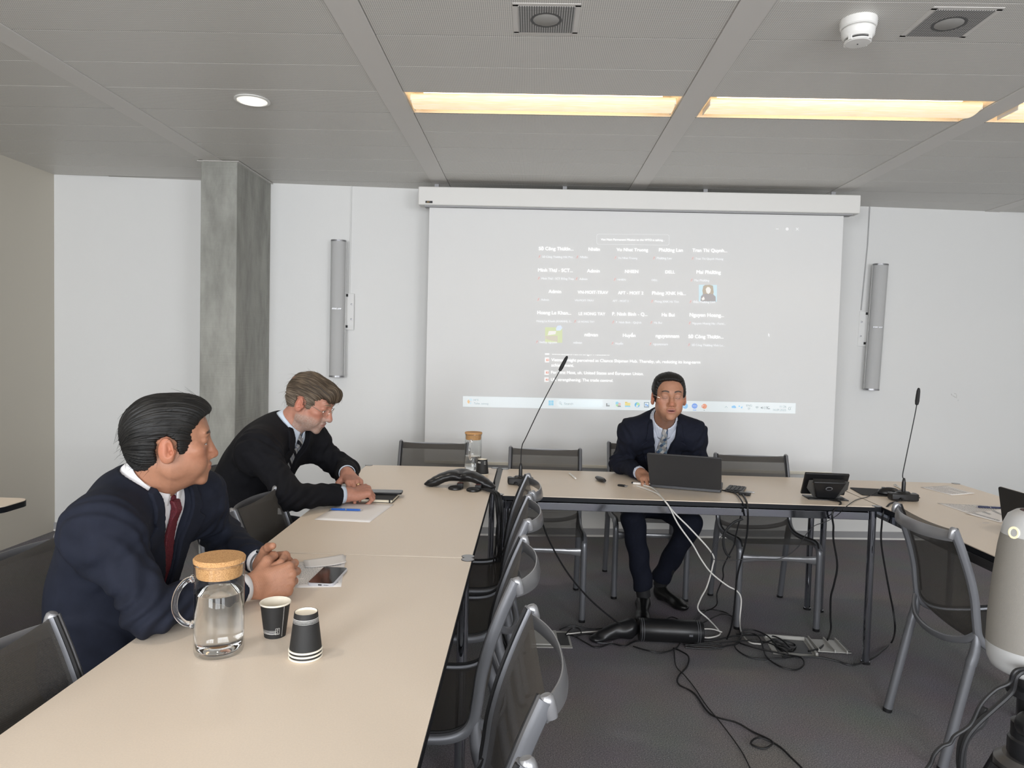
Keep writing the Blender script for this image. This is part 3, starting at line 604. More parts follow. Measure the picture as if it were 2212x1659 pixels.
# ================================================================== CHAIRS
CW=.205
RAIL=[(-.292,.838),(-.262,.765),(-.232,.68),(-.212,.60),(-.203,.53),(-.192,.475),(-.160,.442),(-.10,.428),(0,.430),(.09,.440),(.165,.448),(.205,.443),(.228,.420)]
def make_chair():
    t=empty('net_chair',(0,0,0)); RP=smooth_path([(0,a,b_) for a,b_ in RAIL],6)
    for s in (-1,1):
        P=[(s*CW,p[1],p[2]) for p in RP]; w=MB(); n=len(P)
        # oval aluminium extrusion, wider in depth on the back
        vs=[];fs=[];K=10
        for i,p in enumerate(P):
            tt=np.array(P[min(i+1,n-1)])-np.array(P[max(i-1,0)]); tt/=np.linalg.norm(tt); nn=np.array([0,-tt[2],tt[1]]); f=i/(n-1)
            rn=.016-.004*f
            for k in range(K):
                a=2*math.pi*k/K; vs.append(np.array(p)+rn*math.cos(a)*nn+.0125*math.sin(a)*np.array([1,0,0]))
        for i in range(n-1):
            for k in range(K): fs.append((i*K+k,i*K+(k+1)%K,(i+1)*K+(k+1)%K,(i+1)*K+k))
        fs+=[tuple(range(K))[::-1],tuple(range((n-1)*K,n*K))]
        rl=w.add(vs,fs).build('side_rail',M_alu,t)
        # welted seam of the net along the rail
        MB().tube([(s*(CW-.008),p[1]+.012*(1 if p[2]>.5 else .2),p[2]+(.004 if p[2]>.5 else .013)) for p in P],.0045,6).build('seam_welt',M_blackm,rl)
        # legs
        lg=MB().tube([(s*CW,-.288,0.012),(s*CW,-.212,.385)],.0165,16).build('leg',M_alu,t)
        MB().tube([(s*CW,-.290,0),(s*CW,-.2875,.014)],.0172,16).build('foot_cap',M_black,lg)
        MB().tube(smooth_path([(s*CW,-.2135,.378),(s*CW,-.204,.415),(s*CW,-.200,.455),(s*CW,-.204,.50)],4),[.0178,.0178,.0176,.0172,.017,.0165,.016,.015,.014,.012,.010,.008,.006],14,flat=1.).build('leg_socket',M_alu,lg)
        lg=MB().tube(smooth_path([(s*CW,.222,.012),(s*CW,.222,.20),(s*CW,.222,.38),(s*CW,.214,.418),(s*CW,.190,.436),(s*CW,.15,.438)],5),.0165,16).build('leg',M_alu,t)
        MB().tube([(s*CW,.222,0),(s*CW,.222,.014)],.0172,16).build('foot_cap',M_black,lg)
        kn=MB().lathe([(0,-.034),(.010,-.032),(.0130,-.020),(.0135,-.004),(.0125,.004),(.0085,.0085),(0,.0095)],(s*CW,-.293,.838),18,rotm(-.3,0,0),sx=.85).build('corner_knob',M_alud,t)
    # net: one continuous sling of back and seat
    RN=smooth_path([(0,a,b_) for a,b_ in RAIL[:-1]],5); acc=[0]
    for i in range(1,len(RN)): acc.append(acc[-1]+np.linalg.norm(RN[i]-RN[i-1]))
    w=MB(); nu=14; uvs=[]
    for i,p in enumerate(RN):
        f=acc[i]/acc[-1]; sag=.018*math.sin(math.pi*min(1,f*1.05))
        if i==0: sag=.0
        tt=RN[min(i+1,len(RN)-1)]-RN[max(i-1,0)]; tt/=np.linalg.norm(tt); nn=np.array([0,tt[2],-tt[1]])   # towards behind/below
        for k in range(nu+1):
            u=k/nu*2-1; sg=sag*(1-u*u)
            top=-.010*(1-u*u) if i==0 else 0
            w.v.append((u*(CW-.006),p[1]-nn[1]*-sg*0+ (-sg if p[2]>.5 else 0), p[2]+top-(sg if p[2]<=.5 else 0))); uvs.append((u*CW,acc[i]))
    for i in range(len(RN)-1):
        for k in range(nu): w.f.append((i*(nu+1)+k,i*(nu+1)+k+1,(i+1)*(nu+1)+k+1,(i+1)*(nu+1)+k))
    ob=w.build('net_sling',M_net,t,angle=180); me=ob.data; ul=me.uv_layers.new(name='UVMap')
    for l in me.loops: ul.data[l.index].uv=uvs[l.vertex_index]
    # bowed top rail behind the net
    w=MB(); prof=[];n=26;K=10; vs=[];fs=[]
    for i in range(n+1):
        f=i/n; u=2*f-1; y=-.290-.052*(1-abs(u)**2.4); hgt=.0215; z=.814-.004*(1-u*u)
        x=u*(CW-.002)
        dy=-.052*(-2.4*abs(u)**1.4*(1 if u>0 else -1)); tx=np.array([CW,dy,0]); tx/=np.linalg.norm(tx); nn=np.array([-tx[1],tx[0],0])
        for k in range(K):
            a=2*math.pi*k/K; vs.append(np.array([x,y,z])+nn*(.0042*math.cos(a))+np.array([0,.25,1])*((hgt-.004*abs(u)**4)*math.sin(a)))
    for i in range(n):
        for k in range(K): fs.append((i*K+k,i*K+(k+1)%K,(i+1)*K+(k+1)%K,(i+1)*K+k))
    fs+=[tuple(range(K))[::-1],tuple(range(n*K,(n+1)*K))]
    w.add(vs,fs).build('top_rail',M_alud,t)
    # lower bowed cross bar at the back and the flat front stretcher
    P=smooth_path([(-CW,-.205,.478),(-CW*.85,-.222,.452),(-CW*.5,-.246,.428),(0,-.256,.420),(CW*.5,-.246,.428),(CW*.85,-.222,.452),(CW,-.205,.478)],6)
    MB().tube(P,.0085,10,flat=1.5,up=(0,0,1)).build('back_brace',M_alu,t)
    w=MB(); vs=[];fs=[];n=20;K=12
    for i in range(n+1):
        u=2*i/n-1; hh=.0125+.012*abs(u)**3
        for k in range(K):
            a=2*math.pi*k/K; vs.append((u*(CW-.010),.214+.007*math.cos(a),.366+hh*math.sin(a)+.006*(1-u*u)))
    for i in range(n):
        for k in range(K): fs.append((i*K+k,i*K+(k+1)%K,(i+1)*K+(k+1)%K,(i+1)*K+k))
    w.add(vs,fs).build('front_stretcher',M_alud,t)
    return t
proto=make_chair()
R90=math.pi/2
CH=[(-.287,3.035,R90+.05,'net chair of the inner row farthest from the camera, by the table corner','inner'),
 (-.292,2.56,R90+.0,'net chair of the inner row, second from the screen end','inner'),
 (-.310,1.94,R90-.03,'net chair of the inner row, behind the nearest full chair','inner'),
 (-.266,1.320,R90+.06,'nearest fully seen net chair of the inner row, its top rail large','inner'),
 (-.285,.745,R90,'net chair of the inner row of which only a rail knob shows at the bottom','inner'),
 (-.585,4.01+.02,math.pi,'empty net chair behind the far end of the left table, beside the small jug','back'),
 (.092,3.895,math.pi,'empty net chair under the screen, behind the first gooseneck microphone','back'),
 (.712,4.275,math.pi,'net chair on which the man with the laptop sits','back'),
 (1.300,3.885,math.pi+.02,'empty net chair under the screen, right of the laptop man','back'),
 (-1.067,1.80,-R90,'net chair on which the nearest man in navy sits','left'),
 (-1.18,3.17,-R90,'net chair on which the bearded man sits','left'),
 (-.712,2.57,-R90,'empty net chair pushed in between the two men on the left','left'),
 (-.672,1.195,-R90,'empty net chair at the lower left, against the near table','left'),
 (1.745,2.62,-R90-.04,'net chair facing the right-hand table, its back to the camera','right'),
 (2.62,2.95,R90,'net chair on the far side of the right-hand table','right')]
GR={'inner':'net chairs of the inner row','back':'net chairs under the screen','left':'net chairs along the left wall','right':'net chairs at the right table'}
for i,(x,y,rz,lab,g) in enumerate(CH):
    # rz given so that local +Y (front) points where the sitter looks
    o=proto if i==0 else copy_tree(proto)
    o.location=(x,y,0); o.rotation_euler=(0,0,rz); tag(o,lab,'chair',GR[g])
for o,(dx) in ((0,0),): pass
# ================================================================== BODIES: distance-field modelling
def V3(*a): return np.array(a,float)
def nrm(v): v=np.array(v,float); return v/np.linalg.norm(v)
def f_rcone(a,b,ra,rb):
    a=V3(*a); b=V3(*b); ab=b-a; L2=ab@ab+1e-12
    def f(P):
        t=np.clip(((P-a)@ab)/L2,0,1); return np.linalg.norm(P-a-t[:,None]*ab,axis=1)-(ra+(rb-ra)*t)
    return f
def f_ell(c,r,R=None):
    c=V3(*c); r=V3(*r); R=np.eye(3) if R is None else np.array(R)   # rows of R = local axes
    def f(P):
        q=(P-c)@R.T; k0=np.linalg.norm(q/r,axis=1); k1=np.linalg.norm(q/(r*r),axis=1)+1e-9; return np.where(k0<1e-4,-r.min(),k0*(k0-1)/k1)
    return f
def f_box(c,h,rd,R=None):
    c=V3(*c); h=V3(*h); R=np.eye(3) if R is None else np.array(R)
    def f(P):
        q=np.abs((P-c)@R.T)-h+rd; return np.linalg.norm(np.maximum(q,0),axis=1)+np.minimum(q.max(1),0)-rd
    return f
def smin(a,b,k):
    if k<=0: return np.minimum(a,b)
    h=np.maximum(k-np.abs(a-b),0)/k; return np.minimum(a,b)-h*h*k*.25
class Field:
    def __init__(s): s.o=[]
    def u(s,f,k=.02): s.o.append(('u',f,k)); return s
    def s(s,f,k=.005): s.o.append(('s',f,k)); return s
    def i(s,f,k=.003): s.o.append(('i',f,k)); return s
    def d(s,f): s.o.append(('d',f,0)); return s
    def ev(s,P,act=None):
        D=None
        for n,(op,f,k) in enumerate(s.o):
            if act is not None and not act[n]: continue
            v=f(P)
            if op=='u': D=v if D is None else smin(D,v,k)
            elif D is None: continue
            elif op=='s': D=-smin(-D,v,k)
            elif op=='i': D=-smin(-D,-v,k)
            else: D=D+v
        return D if D is not None else np.full(len(P),1.)
def polygonize(F,lo,hi,h,B=14):
    lo=np.array(lo,float); hi=np.array(hi,float); n=np.ceil((hi-lo)/h/B).astype(int); N=n*B
    ci=np.stack(np.meshgrid(*[np.arange(k) for k in n],indexing='ij'),-1).reshape(-1,3)
    cc=lo+(ci*B+(B-1)/2)*h; R=B*h*.8660254
    dv=[f(cc) if op!='d' else np.zeros(len(cc)) for op,f,k in F.o]
    D=None
    for v,(op,f,k) in zip(dv,F.o):
        if op=='u': D=v if D is None else smin(D,v,k)
        elif op=='s': D=np.maximum(D,-v)
        elif op=='i': D=np.maximum(D,v)
    V=np.empty(N,np.float32)
    V.reshape(n[0],B,n[1],B,n[2],B)[:]=D.astype(np.float32).reshape(n[0],1,n[1],1,n[2],1)
    V=np.ascontiguousarray(V)
    off=np.stack(np.meshgrid(*[np.arange(B)]*3,indexing='ij'),-1).reshape(-1,3)*h
    kk=max([k for _,_,k in F.o]+[.0]); act=np.abs(D)<R*1.35+.012+kk*.3
    for bi in np.nonzero(act)[0]:
        P=lo+ci[bi]*B*h+off
        um=min([dv[j][bi] for j,o in enumerate(F.o) if o[0]=='u'])
        a=[]
        for j,(op,f,k) in enumerate(F.o):
            x=dv[j][bi]
            a.append(x<um+2.2*R+k if op=='u' else (x<R*1.2+k+.005 if op=='s' else True))
        i=ci[bi]*B; V[i[0]:i[0]+B,i[1]:i[1]+B,i[2]:i[2]+B]=F.ev(P,a).reshape(B,B,B)
    V[0]=V[-1]=1; V[:,0]=V[:,-1]=1; V[:,:,0]=V[:,:,-1]=1
    return nets(V,lo,h)
def nets(V,lo,h):
    S=(V<0); s=S.astype(np.uint8); c=np.zeros(tuple(k-1 for k in V.shape),np.uint8)
    offs=[(a,b_,d) for a in(0,1) for b_ in(0,1) for d in(0,1)]
    sh=c.shape
    for a,b_,d in offs: c+=s[a:a+sh[0],b_:b_+sh[1],d:d+sh[2]]
    ids=np.argwhere((c>0)&(c<8))
    if len(ids)==0: return np.zeros((0,3)),[]
    G=np.stack([V[ids[:,0]+a,ids[:,1]+b_,ids[:,2]+d] for a,b_,d in offs],1).astype(float); O_=np.array(offs,float)
    acc=np.zeros((len(ids),3)); cnt=np.zeros(len(ids))
    for i in range(8):
        for j in range(i+1,8):
            if np.abs(O_[i]-O_[j]).sum()!=1: continue
            m_=(G[:,i]<0)!=(G[:,j]<0); t=np.where(m_,G[:,i]/(G[:,i]-G[:,j]+1e-20),0)
            p=O_[i]+t[:,None]*(O_[j]-O_[i]); acc+=p*m_[:,None]; cnt+=m_
    verts=lo+(ids+acc/cnt[:,None])*h
    idx=np.full(sh,-1,np.int64); idx[ids[:,0],ids[:,1],ids[:,2]]=np.arange(len(ids))
    faces=[]
    for ax in range(3):
        sl0=[slice(None)]*3; sl1=[slice(None)]*3; sl0[ax]=slice(0,-1); sl1[ax]=slice(1,None)
        a_=S[tuple(sl0)]; b_=S[tuple(sl1)]; e=np.argwhere(a_!=b_); o1,o2=[q for q in range(3) if q!=ax]
        ok=(e[:,o1]>0)&(e[:,o2]>0)&(e[:,o1]<sh[o1])&(e[:,o2]<sh[o2])&(e[:,ax]<sh[ax]); e=e[ok]
        def g(d1,d2): q=e.copy(); q[:,o1]-=d1; q[:,o2]-=d2; return idx[q[:,0],q[:,1],q[:,2]]
        f=np.stack([g(0,0),g(1,0),g(1,1),g(0,1)],1); fl=S[e[:,0],e[:,1],e[:,2]]
        if ax==1: fl=~fl
        f[~fl]=f[~fl][:,::-1]; faces.append(f[(f>=0).all(1)])
    return verts,np.concatenate(faces)
def mesh_from(parts,name,m,parent=None,org=(0,0,0),attrs=None,flow=None,mats=None):
    vs=np.concatenate([p[0] for p in parts]); fs=[];o=0
    for p in parts: fs.append(np.array(p[1])+o); o+=len(p[0])
    fs=np.concatenate(fs); org=np.array(org)
    me=bpy.data.meshes.new(name); me.vertices.add(len(vs)); me.vertices.foreach_set('co',(vs-org).astype(np.float32).ravel())
    me.loops.add(fs.size); me.loops.foreach_set('vertex_index',fs.astype(np.int32).ravel()); me.polygons.add(len(fs))
    me.polygons.foreach_set('loop_start',np.arange(0,fs.size,4,dtype=np.int32)); me.update(calc_edges=True); me.validate()
    bm=bmesh.new(); bm.from_mesh(me); bmesh.ops.recalc_face_normals(bm,faces=bm.faces); bm.to_mesh(me); bm.free()
    me.polygons.foreach_set('use_smooth',[True]*len(me.polygons)); me.materials.append(m)
    if attrs is not None and len(me.vertices)==len(vs):
        c=np.ones((len(vs),4),np.float32); c[:,:3]=attrs(vs); a=me.color_attributes.new('Col','FLOAT_COLOR','POINT'); a.data.foreach_set('color',c.ravel())
    if flow is not None and len(me.vertices)==len(vs):
        a=me.attributes.new('Flow','FLOAT_VECTOR','POINT'); a.data.foreach_set('vector',flow(vs).astype(np.float32).ravel())
    ob=bpy.data.objects.new(name,me); COL.objects.link(ob)
    if parent is not None: ob.parent=parent
    else: ob.location=org
    return ob
def poly2(P2,poly):
    # signed distance to polygon
    v=np.array(poly,float); n=len(v); d=((P2-v[0])**2).sum(1); s=np.ones(len(P2)); j=n-1
    for i in range(n):
        e=v[j]-v[i]; w_=P2-v[i]; b_=w_-e*np.clip((w_@e)/(e@e),0,1)[:,None]; d=np.minimum(d,(b_**2).sum(1))
        c1=P2[:,1]>=v[i][1]; c2=P2[:,1]<v[j][1]; c3=e[0]*w_[:,1]>e[1]*w_[:,0]
        fl=(c1&c2&c3)|(~c1&~c2&~c3); s[fl]*=-1; j=i
    return s*np.sqrt(d)
def bbox(pts,pad): p=np.array(pts); return p.min(0)-pad,p.max(0)+pad
# ---------------------------------------------------------------- hands
FB=[(.029,.093,.0),(.009,.097,.002),(-.012,.092,.001),(-.031,.083,-.002)]
FL=[(.042,.026,.021),(.046,.029,.022),(.042,.027,.021),(.033,.021,.019)]
FR=[.0097,.0099,.0093,.0083]
def hand_field(W,A,curls,thumb=None,spread=(.10,.02,-.05,-.12),sc=1.,wrist_r=.0265,fw=None):
    """W wrist point, A rows (thumb side, fingers, back of hand); curls = 4 x (a1,a2,a3) degrees"""
    A=np.array([nrm(a) for a in A]); W=V3(*W); g=lambda p: W+sc*(np.array(p,float)@A)
    F=Field(); pts=[]
    F.u(f_box(g((0,.050,-.003)),V3(.034,.040,.0115)*sc,.0110*sc,A),.01)
    for i in range(4):
        b_=FB[i]; F.u(f_rcone(g((b_[0]*.5,.02,-.002)),g(b_),.0125*sc,.0112*sc),.012)
    F.u(f_ell(g((-.022,.045,-.012)),V3(.016,.034,.013)*sc,A),.012)
    tips=[]
    for i in range(4):
        p=np.array(FB[i],float); a=0; prev=g(p); r=FR[i]*sc; sx=spread[i]
        for j in range(3):
            a+=math.radians(curls[i][j]); d=np.array([math.sin(sx)*math.cos(a*.8),math.cos(sx)*math.cos(a),-math.sin(a)])
            p=p+nrm(d)*FL[i][j]; q=g(p); r2=r*(.93 if j<2 else .86)
            F.u(f_rcone(prev,q,r,r2),.0035 if j else .006)
            if j<2: F.u(f_ell(q,V3(1,1,1)*r2*1.09,A),.003)
            prev=q; r=r2
        dn=nrm(d); up=np.array([0,math.sin(a),math.cos(a)]); tips.append((g(p),dn@A,up@A,r)); pts.append(prev)
    th=thumb or [(.020,.020,-.010),(.047,.050,-.018),(.060,.080,-.022),(.063,.104,-.024)]
    T=[g(p) for p in th]
    F.u(f_rcone(T[0],T[1],.0165*sc,.0135*sc),.014); F.u(f_rcone(T[1],T[2],.0118*sc,.0105*sc),.006); F.u(f_rcone(T[2],T[3],.0108*sc,.0088*sc),.004)
    td=nrm(T[3]-T[2]); tips.append((T[3],td,nrm(np.cross(td,np.cross(A[2]+A[0]*.8,td))),.009*sc))
    if fw is not None:
        F.u(f_rcone(W-.012*A[1],W+.012*A[1],wrist_r*.86,wrist_r*.80),.02); F.u(f_rcone(V3(*fw),W,wrist_r*1.15,wrist_r*.90),.015)
    F.tips=tips
    nails=[]
    for (p,d,u_,r) in tips:
        u_=nrm(u_-d*(u_@d)); x_=np.cross(d,u_)
        F.s(f_ell(p+d*r*.25+u_*r*1.02,V3(r*.72,r*1.05,r*.16),np.array([x_,d,u_])),.0012); nails.append((p+d*r*.25+u_*r*.9,r*.95))
    F.nails=nails; F.pts=pts+T+[W]+([V3(*fw)] if fw is not None else [])+[g(b_) for b_ in FB]
    F.d(lambda P: .00035*np.sin(P[:,0]*900)*np.sin(P[:,1]*830+P[:,2]*500))
    return F
# ---------------------------------------------------------------- heads
def head_axes(az,pitch,roll=0.):
    a=math.radians(az); p=math.radians(pitch); f=V3(math.cos(a)*math.cos(p),math.sin(a)*math.cos(p),math.sin(p))
    r=nrm(np.cross(f,[0,0,1])); u=np.cross(r,f); q=math.radians(roll)
    r2=r*math.cos(q)+u*math.sin(q); u2=-r*math.sin(q)+u*math.cos(q)
    return np.array([r2,f,u2])      # rows: right-hand side of the person, forward, up
def head_field(H,A,o):
    H=V3(*H); s=o.get('s',1.); g=lambda p: H+s*(np.array(p,float)@A)
    def E(c,r,rot=None):
        R=A if rot is None else rot@A
        return f_ell(g(c),V3(*r)*s,R)
    F=Field(); jw=o.get('jaw',1.); nl=o.get('nose',1.)
    F.u(E((0,-.020,.042),(.075,.093,.080)),.01)
    F.u(E((0,.028,.035),(.064,.064,.070)),.02)
    F.u(E((0,.032,-.020),(.061*jw,.058,.070)),.02)
    F.u(E((0,.040,-.066),(.047*jw,.046,.040)),.02)
    F.u(E((0,.076,-.094),(.021,.015,.016)),.018)
    for x in(-1,1):
        F.u(E((x*.050*jw,.006,-.052),(.014,.028,.028)),.025)
        F.u(E((x*.046,.058,-.014),(.021,.022,.018)),.016)
        F.u(E((x*.036,.056,-.048),(.020,.028,.026)),.02)
    F.u(f_rcone(g((-.034,.078,.030)),g((.034,.078,.030)),.0125*s,.0125*s),.016)
    F.u(E((0,.072,-.062),(.029,.026,.028)),.012)
    for x in(-1,1): F.s(E((x*.031,.101,.009),(.0185,.017,.0125)),.012)
    F.u(f_rcone(g((0,.084,.020)),g((0,.084+.023*nl,-.026)),.0085*s,.0125*s),.010)
    F.u(E((0,.084+.024*nl,-.030),(.0125,.0125,.0105)),.006)
    for x in(-1,1):
        F.u(E((x*.0128,.092,-.034),(.0082,.0115,.0080)),.010); F.s(E((x*.0072,.100,-.0415),(.0038,.006,.004)),.003)
    for x in(-1,1):
        F.u(E((x*.031,.0735,.008),(.0135,.0132,.0132)),.002)
        lo=o.get('lid',.004)
        F.u(E((x*.031,.0755,.0125-lo*.0),(.0160,.0132,.0105)),.004)
        F.s(f_box(g((x*.031,.094,.0035)),V3(.0115,.010,.0012+.0016*(1-o.get('closed',.5)))*s,.001,A),.0015) if 0 else None
        F.u(E((x*.031,.0755,-.0035),(.0150,.0118,.0065)),.004)
    # brow hair as a slight ridge
    for x in(-1,1): F.u(f_rcone(g((x*.017,.0905,.0285)),g((x*.046,.079,.0315)),.0042*s,.0030*s),.004)
    mo=o.get('mouth',0.)
    F.u(E((0,.0940,-.0545),(.0220,.0062,.0046)),.006); F.u(E((0,.0905,-.0655-mo),(.0180,.0072,.0052)),.006)
    F.s(E((0,.106,-.0600-mo*.5),(.0235,.0085+mo*1.2,.0008+mo*.62)),.002)
    F.s(E((0,.104,-.0785-mo),(.017,.008,.0045)),.008)
    for x in(-1,1): F.s(f_rcone(g((x*.020,.100,-.034)),g((x*.033,.090,-.060)),.0018*s,.0018*s),.008)
    # ears
    for x in(-1,1):
        th=x*.32; Re=np.array([[math.cos(th),-math.sin(th),0],[math.sin(th),math.cos(th),0],[0,0,1]])
        F.u(E((x*.079,-.012,-.006),(.0075,.0180,.0310),Re),.006)
        F.u(E((x*.0775,-.006,-.024),(.0060,.0115,.0130),Re),.012)
        F.s(E((x*.0890,-.008,-.003),(.0085,.0100,.0185),Re),.004)
        F.u(E((x*.0805,-.013,-.004),(.0045,.0045,.0125),Re),.006)
        F.s(E((x*.085,-.001,-.011),(.007,.005,.006),Re),.002); F.u(E((x*.0765,.0070,-.010),(.005,.0045,.007)),.008)
    return F,g
def skin_cols(H,A,o,nails=()):
    H=V3(*H); s=o.get('s',1.); base=V3(*o['skin']); lip=V3(*o['lip']); br=V3(*o['brow'])
    def f(P):
        q=((P-H)@A.T)/s; x,y,z=np.abs(q[:,0]),q[:,1],q[:,2]; c=np.tile(base,(len(P),1)); near=(np.linalg.norm(q,axis=1)<.20)
        def mixc(w_,col): nonlocal c; w_=np.clip(w_,0,1)[:,None]; c=c*(1-w_)+np.array(col)*w_
        red=base*V3(1.12,.86,.82)
        mixc(near*.5*np.exp(-(((x-.045)/.022)**2+((z+.02)/.024)**2))*(y>.03),red)
        mixc(near*.9*np.exp(-((x/.014)**2+((z+.028)/.016)**2))*(y>.09),red)
        mixc(near*.9*(x>.072)*np.exp(-((z)/.04)**2)*(y<.02)*(y>-.035),red)
        if o.get('beard'):
            bz=np.clip((-.030-z-.25*np.clip(.045-y,-.05,.06))/.012,0,1)*(z>-.14)*(y>-.015)*near; mo_=np.exp(-((z+.042)/.008)**2)*(x<.032)*(y>.07)
            nz=np.modf(np.abs(np.sin(q@V3(1271.3,3117.7,2693.1))*4758.5))[0]; ck=1-np.exp(-(((x-.05)/.018)**2+((z+.025)/.02)**2))
            bm_=np.maximum(bz*ck,mo_)*near; mixc(bm_*.42,V3(*o['beard'])*.62); mixc(bm_*(nz>.55)*.55,V3(*o['beard'])*1.35)
        elif o.get('stubble'):
            bz=np.clip((-.038-z)/.02,0,1)*(z>-.12)*(y>.0)*near; mixc(bz*.22,base*.55)
        mixc(((x/.0235)**2+(((z+.0600+o.get('mouth',0)*.5)/(.0098+o.get('mouth',0)*.6)))**2<1)*(y>.083)*.62*near,lip)
        if o.get('mouth',0)>.003:
            mixc(((x/.0180)**2+(((z+.0600+o['mouth']*.5)/(.0012+o['mouth']*.5)))**2<1)*(y>.070)*(y<.0985)*near,(.10,.02,.02))
            mixc((x<.013)*(np.abs(z+.0572)<.0018)*(y>.080)*(y<.0985)*near,(.55,.50,.44))
        cur=.0285+.004*np.sin(np.clip((x-.014)/.034,0,1)*3.0)
        bt=.0050-.08*np.maximum(x-.034,0); mixc(np.clip((bt-np.abs(z-cur-.0015))/.0018,0,1)*np.clip((x-.011)/.003,0,1)*np.clip((.050-x)/.004,0,1)*(y>.060)*.92*near,br)
        # eyes: white, iris and lash line in the narrow lid opening
        ex=(x-.031)/.0125; ez=(z-.0015-o.get('eyeup',0.))/(.0030*o.get('open',1.)); op=(ex**2+ez**2<1)&(y>.074)&near
        mixc(op*1.,(.52,.48,.45)); gx=o.get('gaze',0.); mixc((op&(np.abs(q[:,0]-np.sign(q[:,0])*.031-gx)<.0052))*1.,(.02,.012,.008))
        lz=z-.0015-o.get('eyeup',0.)-.0030*o.get('open',1.)*np.sqrt(np.clip(1-ex**2,0,1))+o.get('down',0.)*.0030*(1-ex**2); mixc(np.clip((1.12-np.abs(ex))/.15,0,1)*np.clip((.0017-np.abs(lz))/.0010,0,1)*(y>.070)*.85*near,(.025,.015,.012)); mixc(np.clip((1.2-np.abs(ex))/.2,0,1)*np.clip((.0012-np.abs(lz-.0065))/.0010,0,1)*(y>.066)*.35*near,base*.45)
        for p,r in nails: mixc((np.linalg.norm(P-p,axis=1)<r)*.55,base*V3(1.25,1.15,1.12))
        return c
    return f
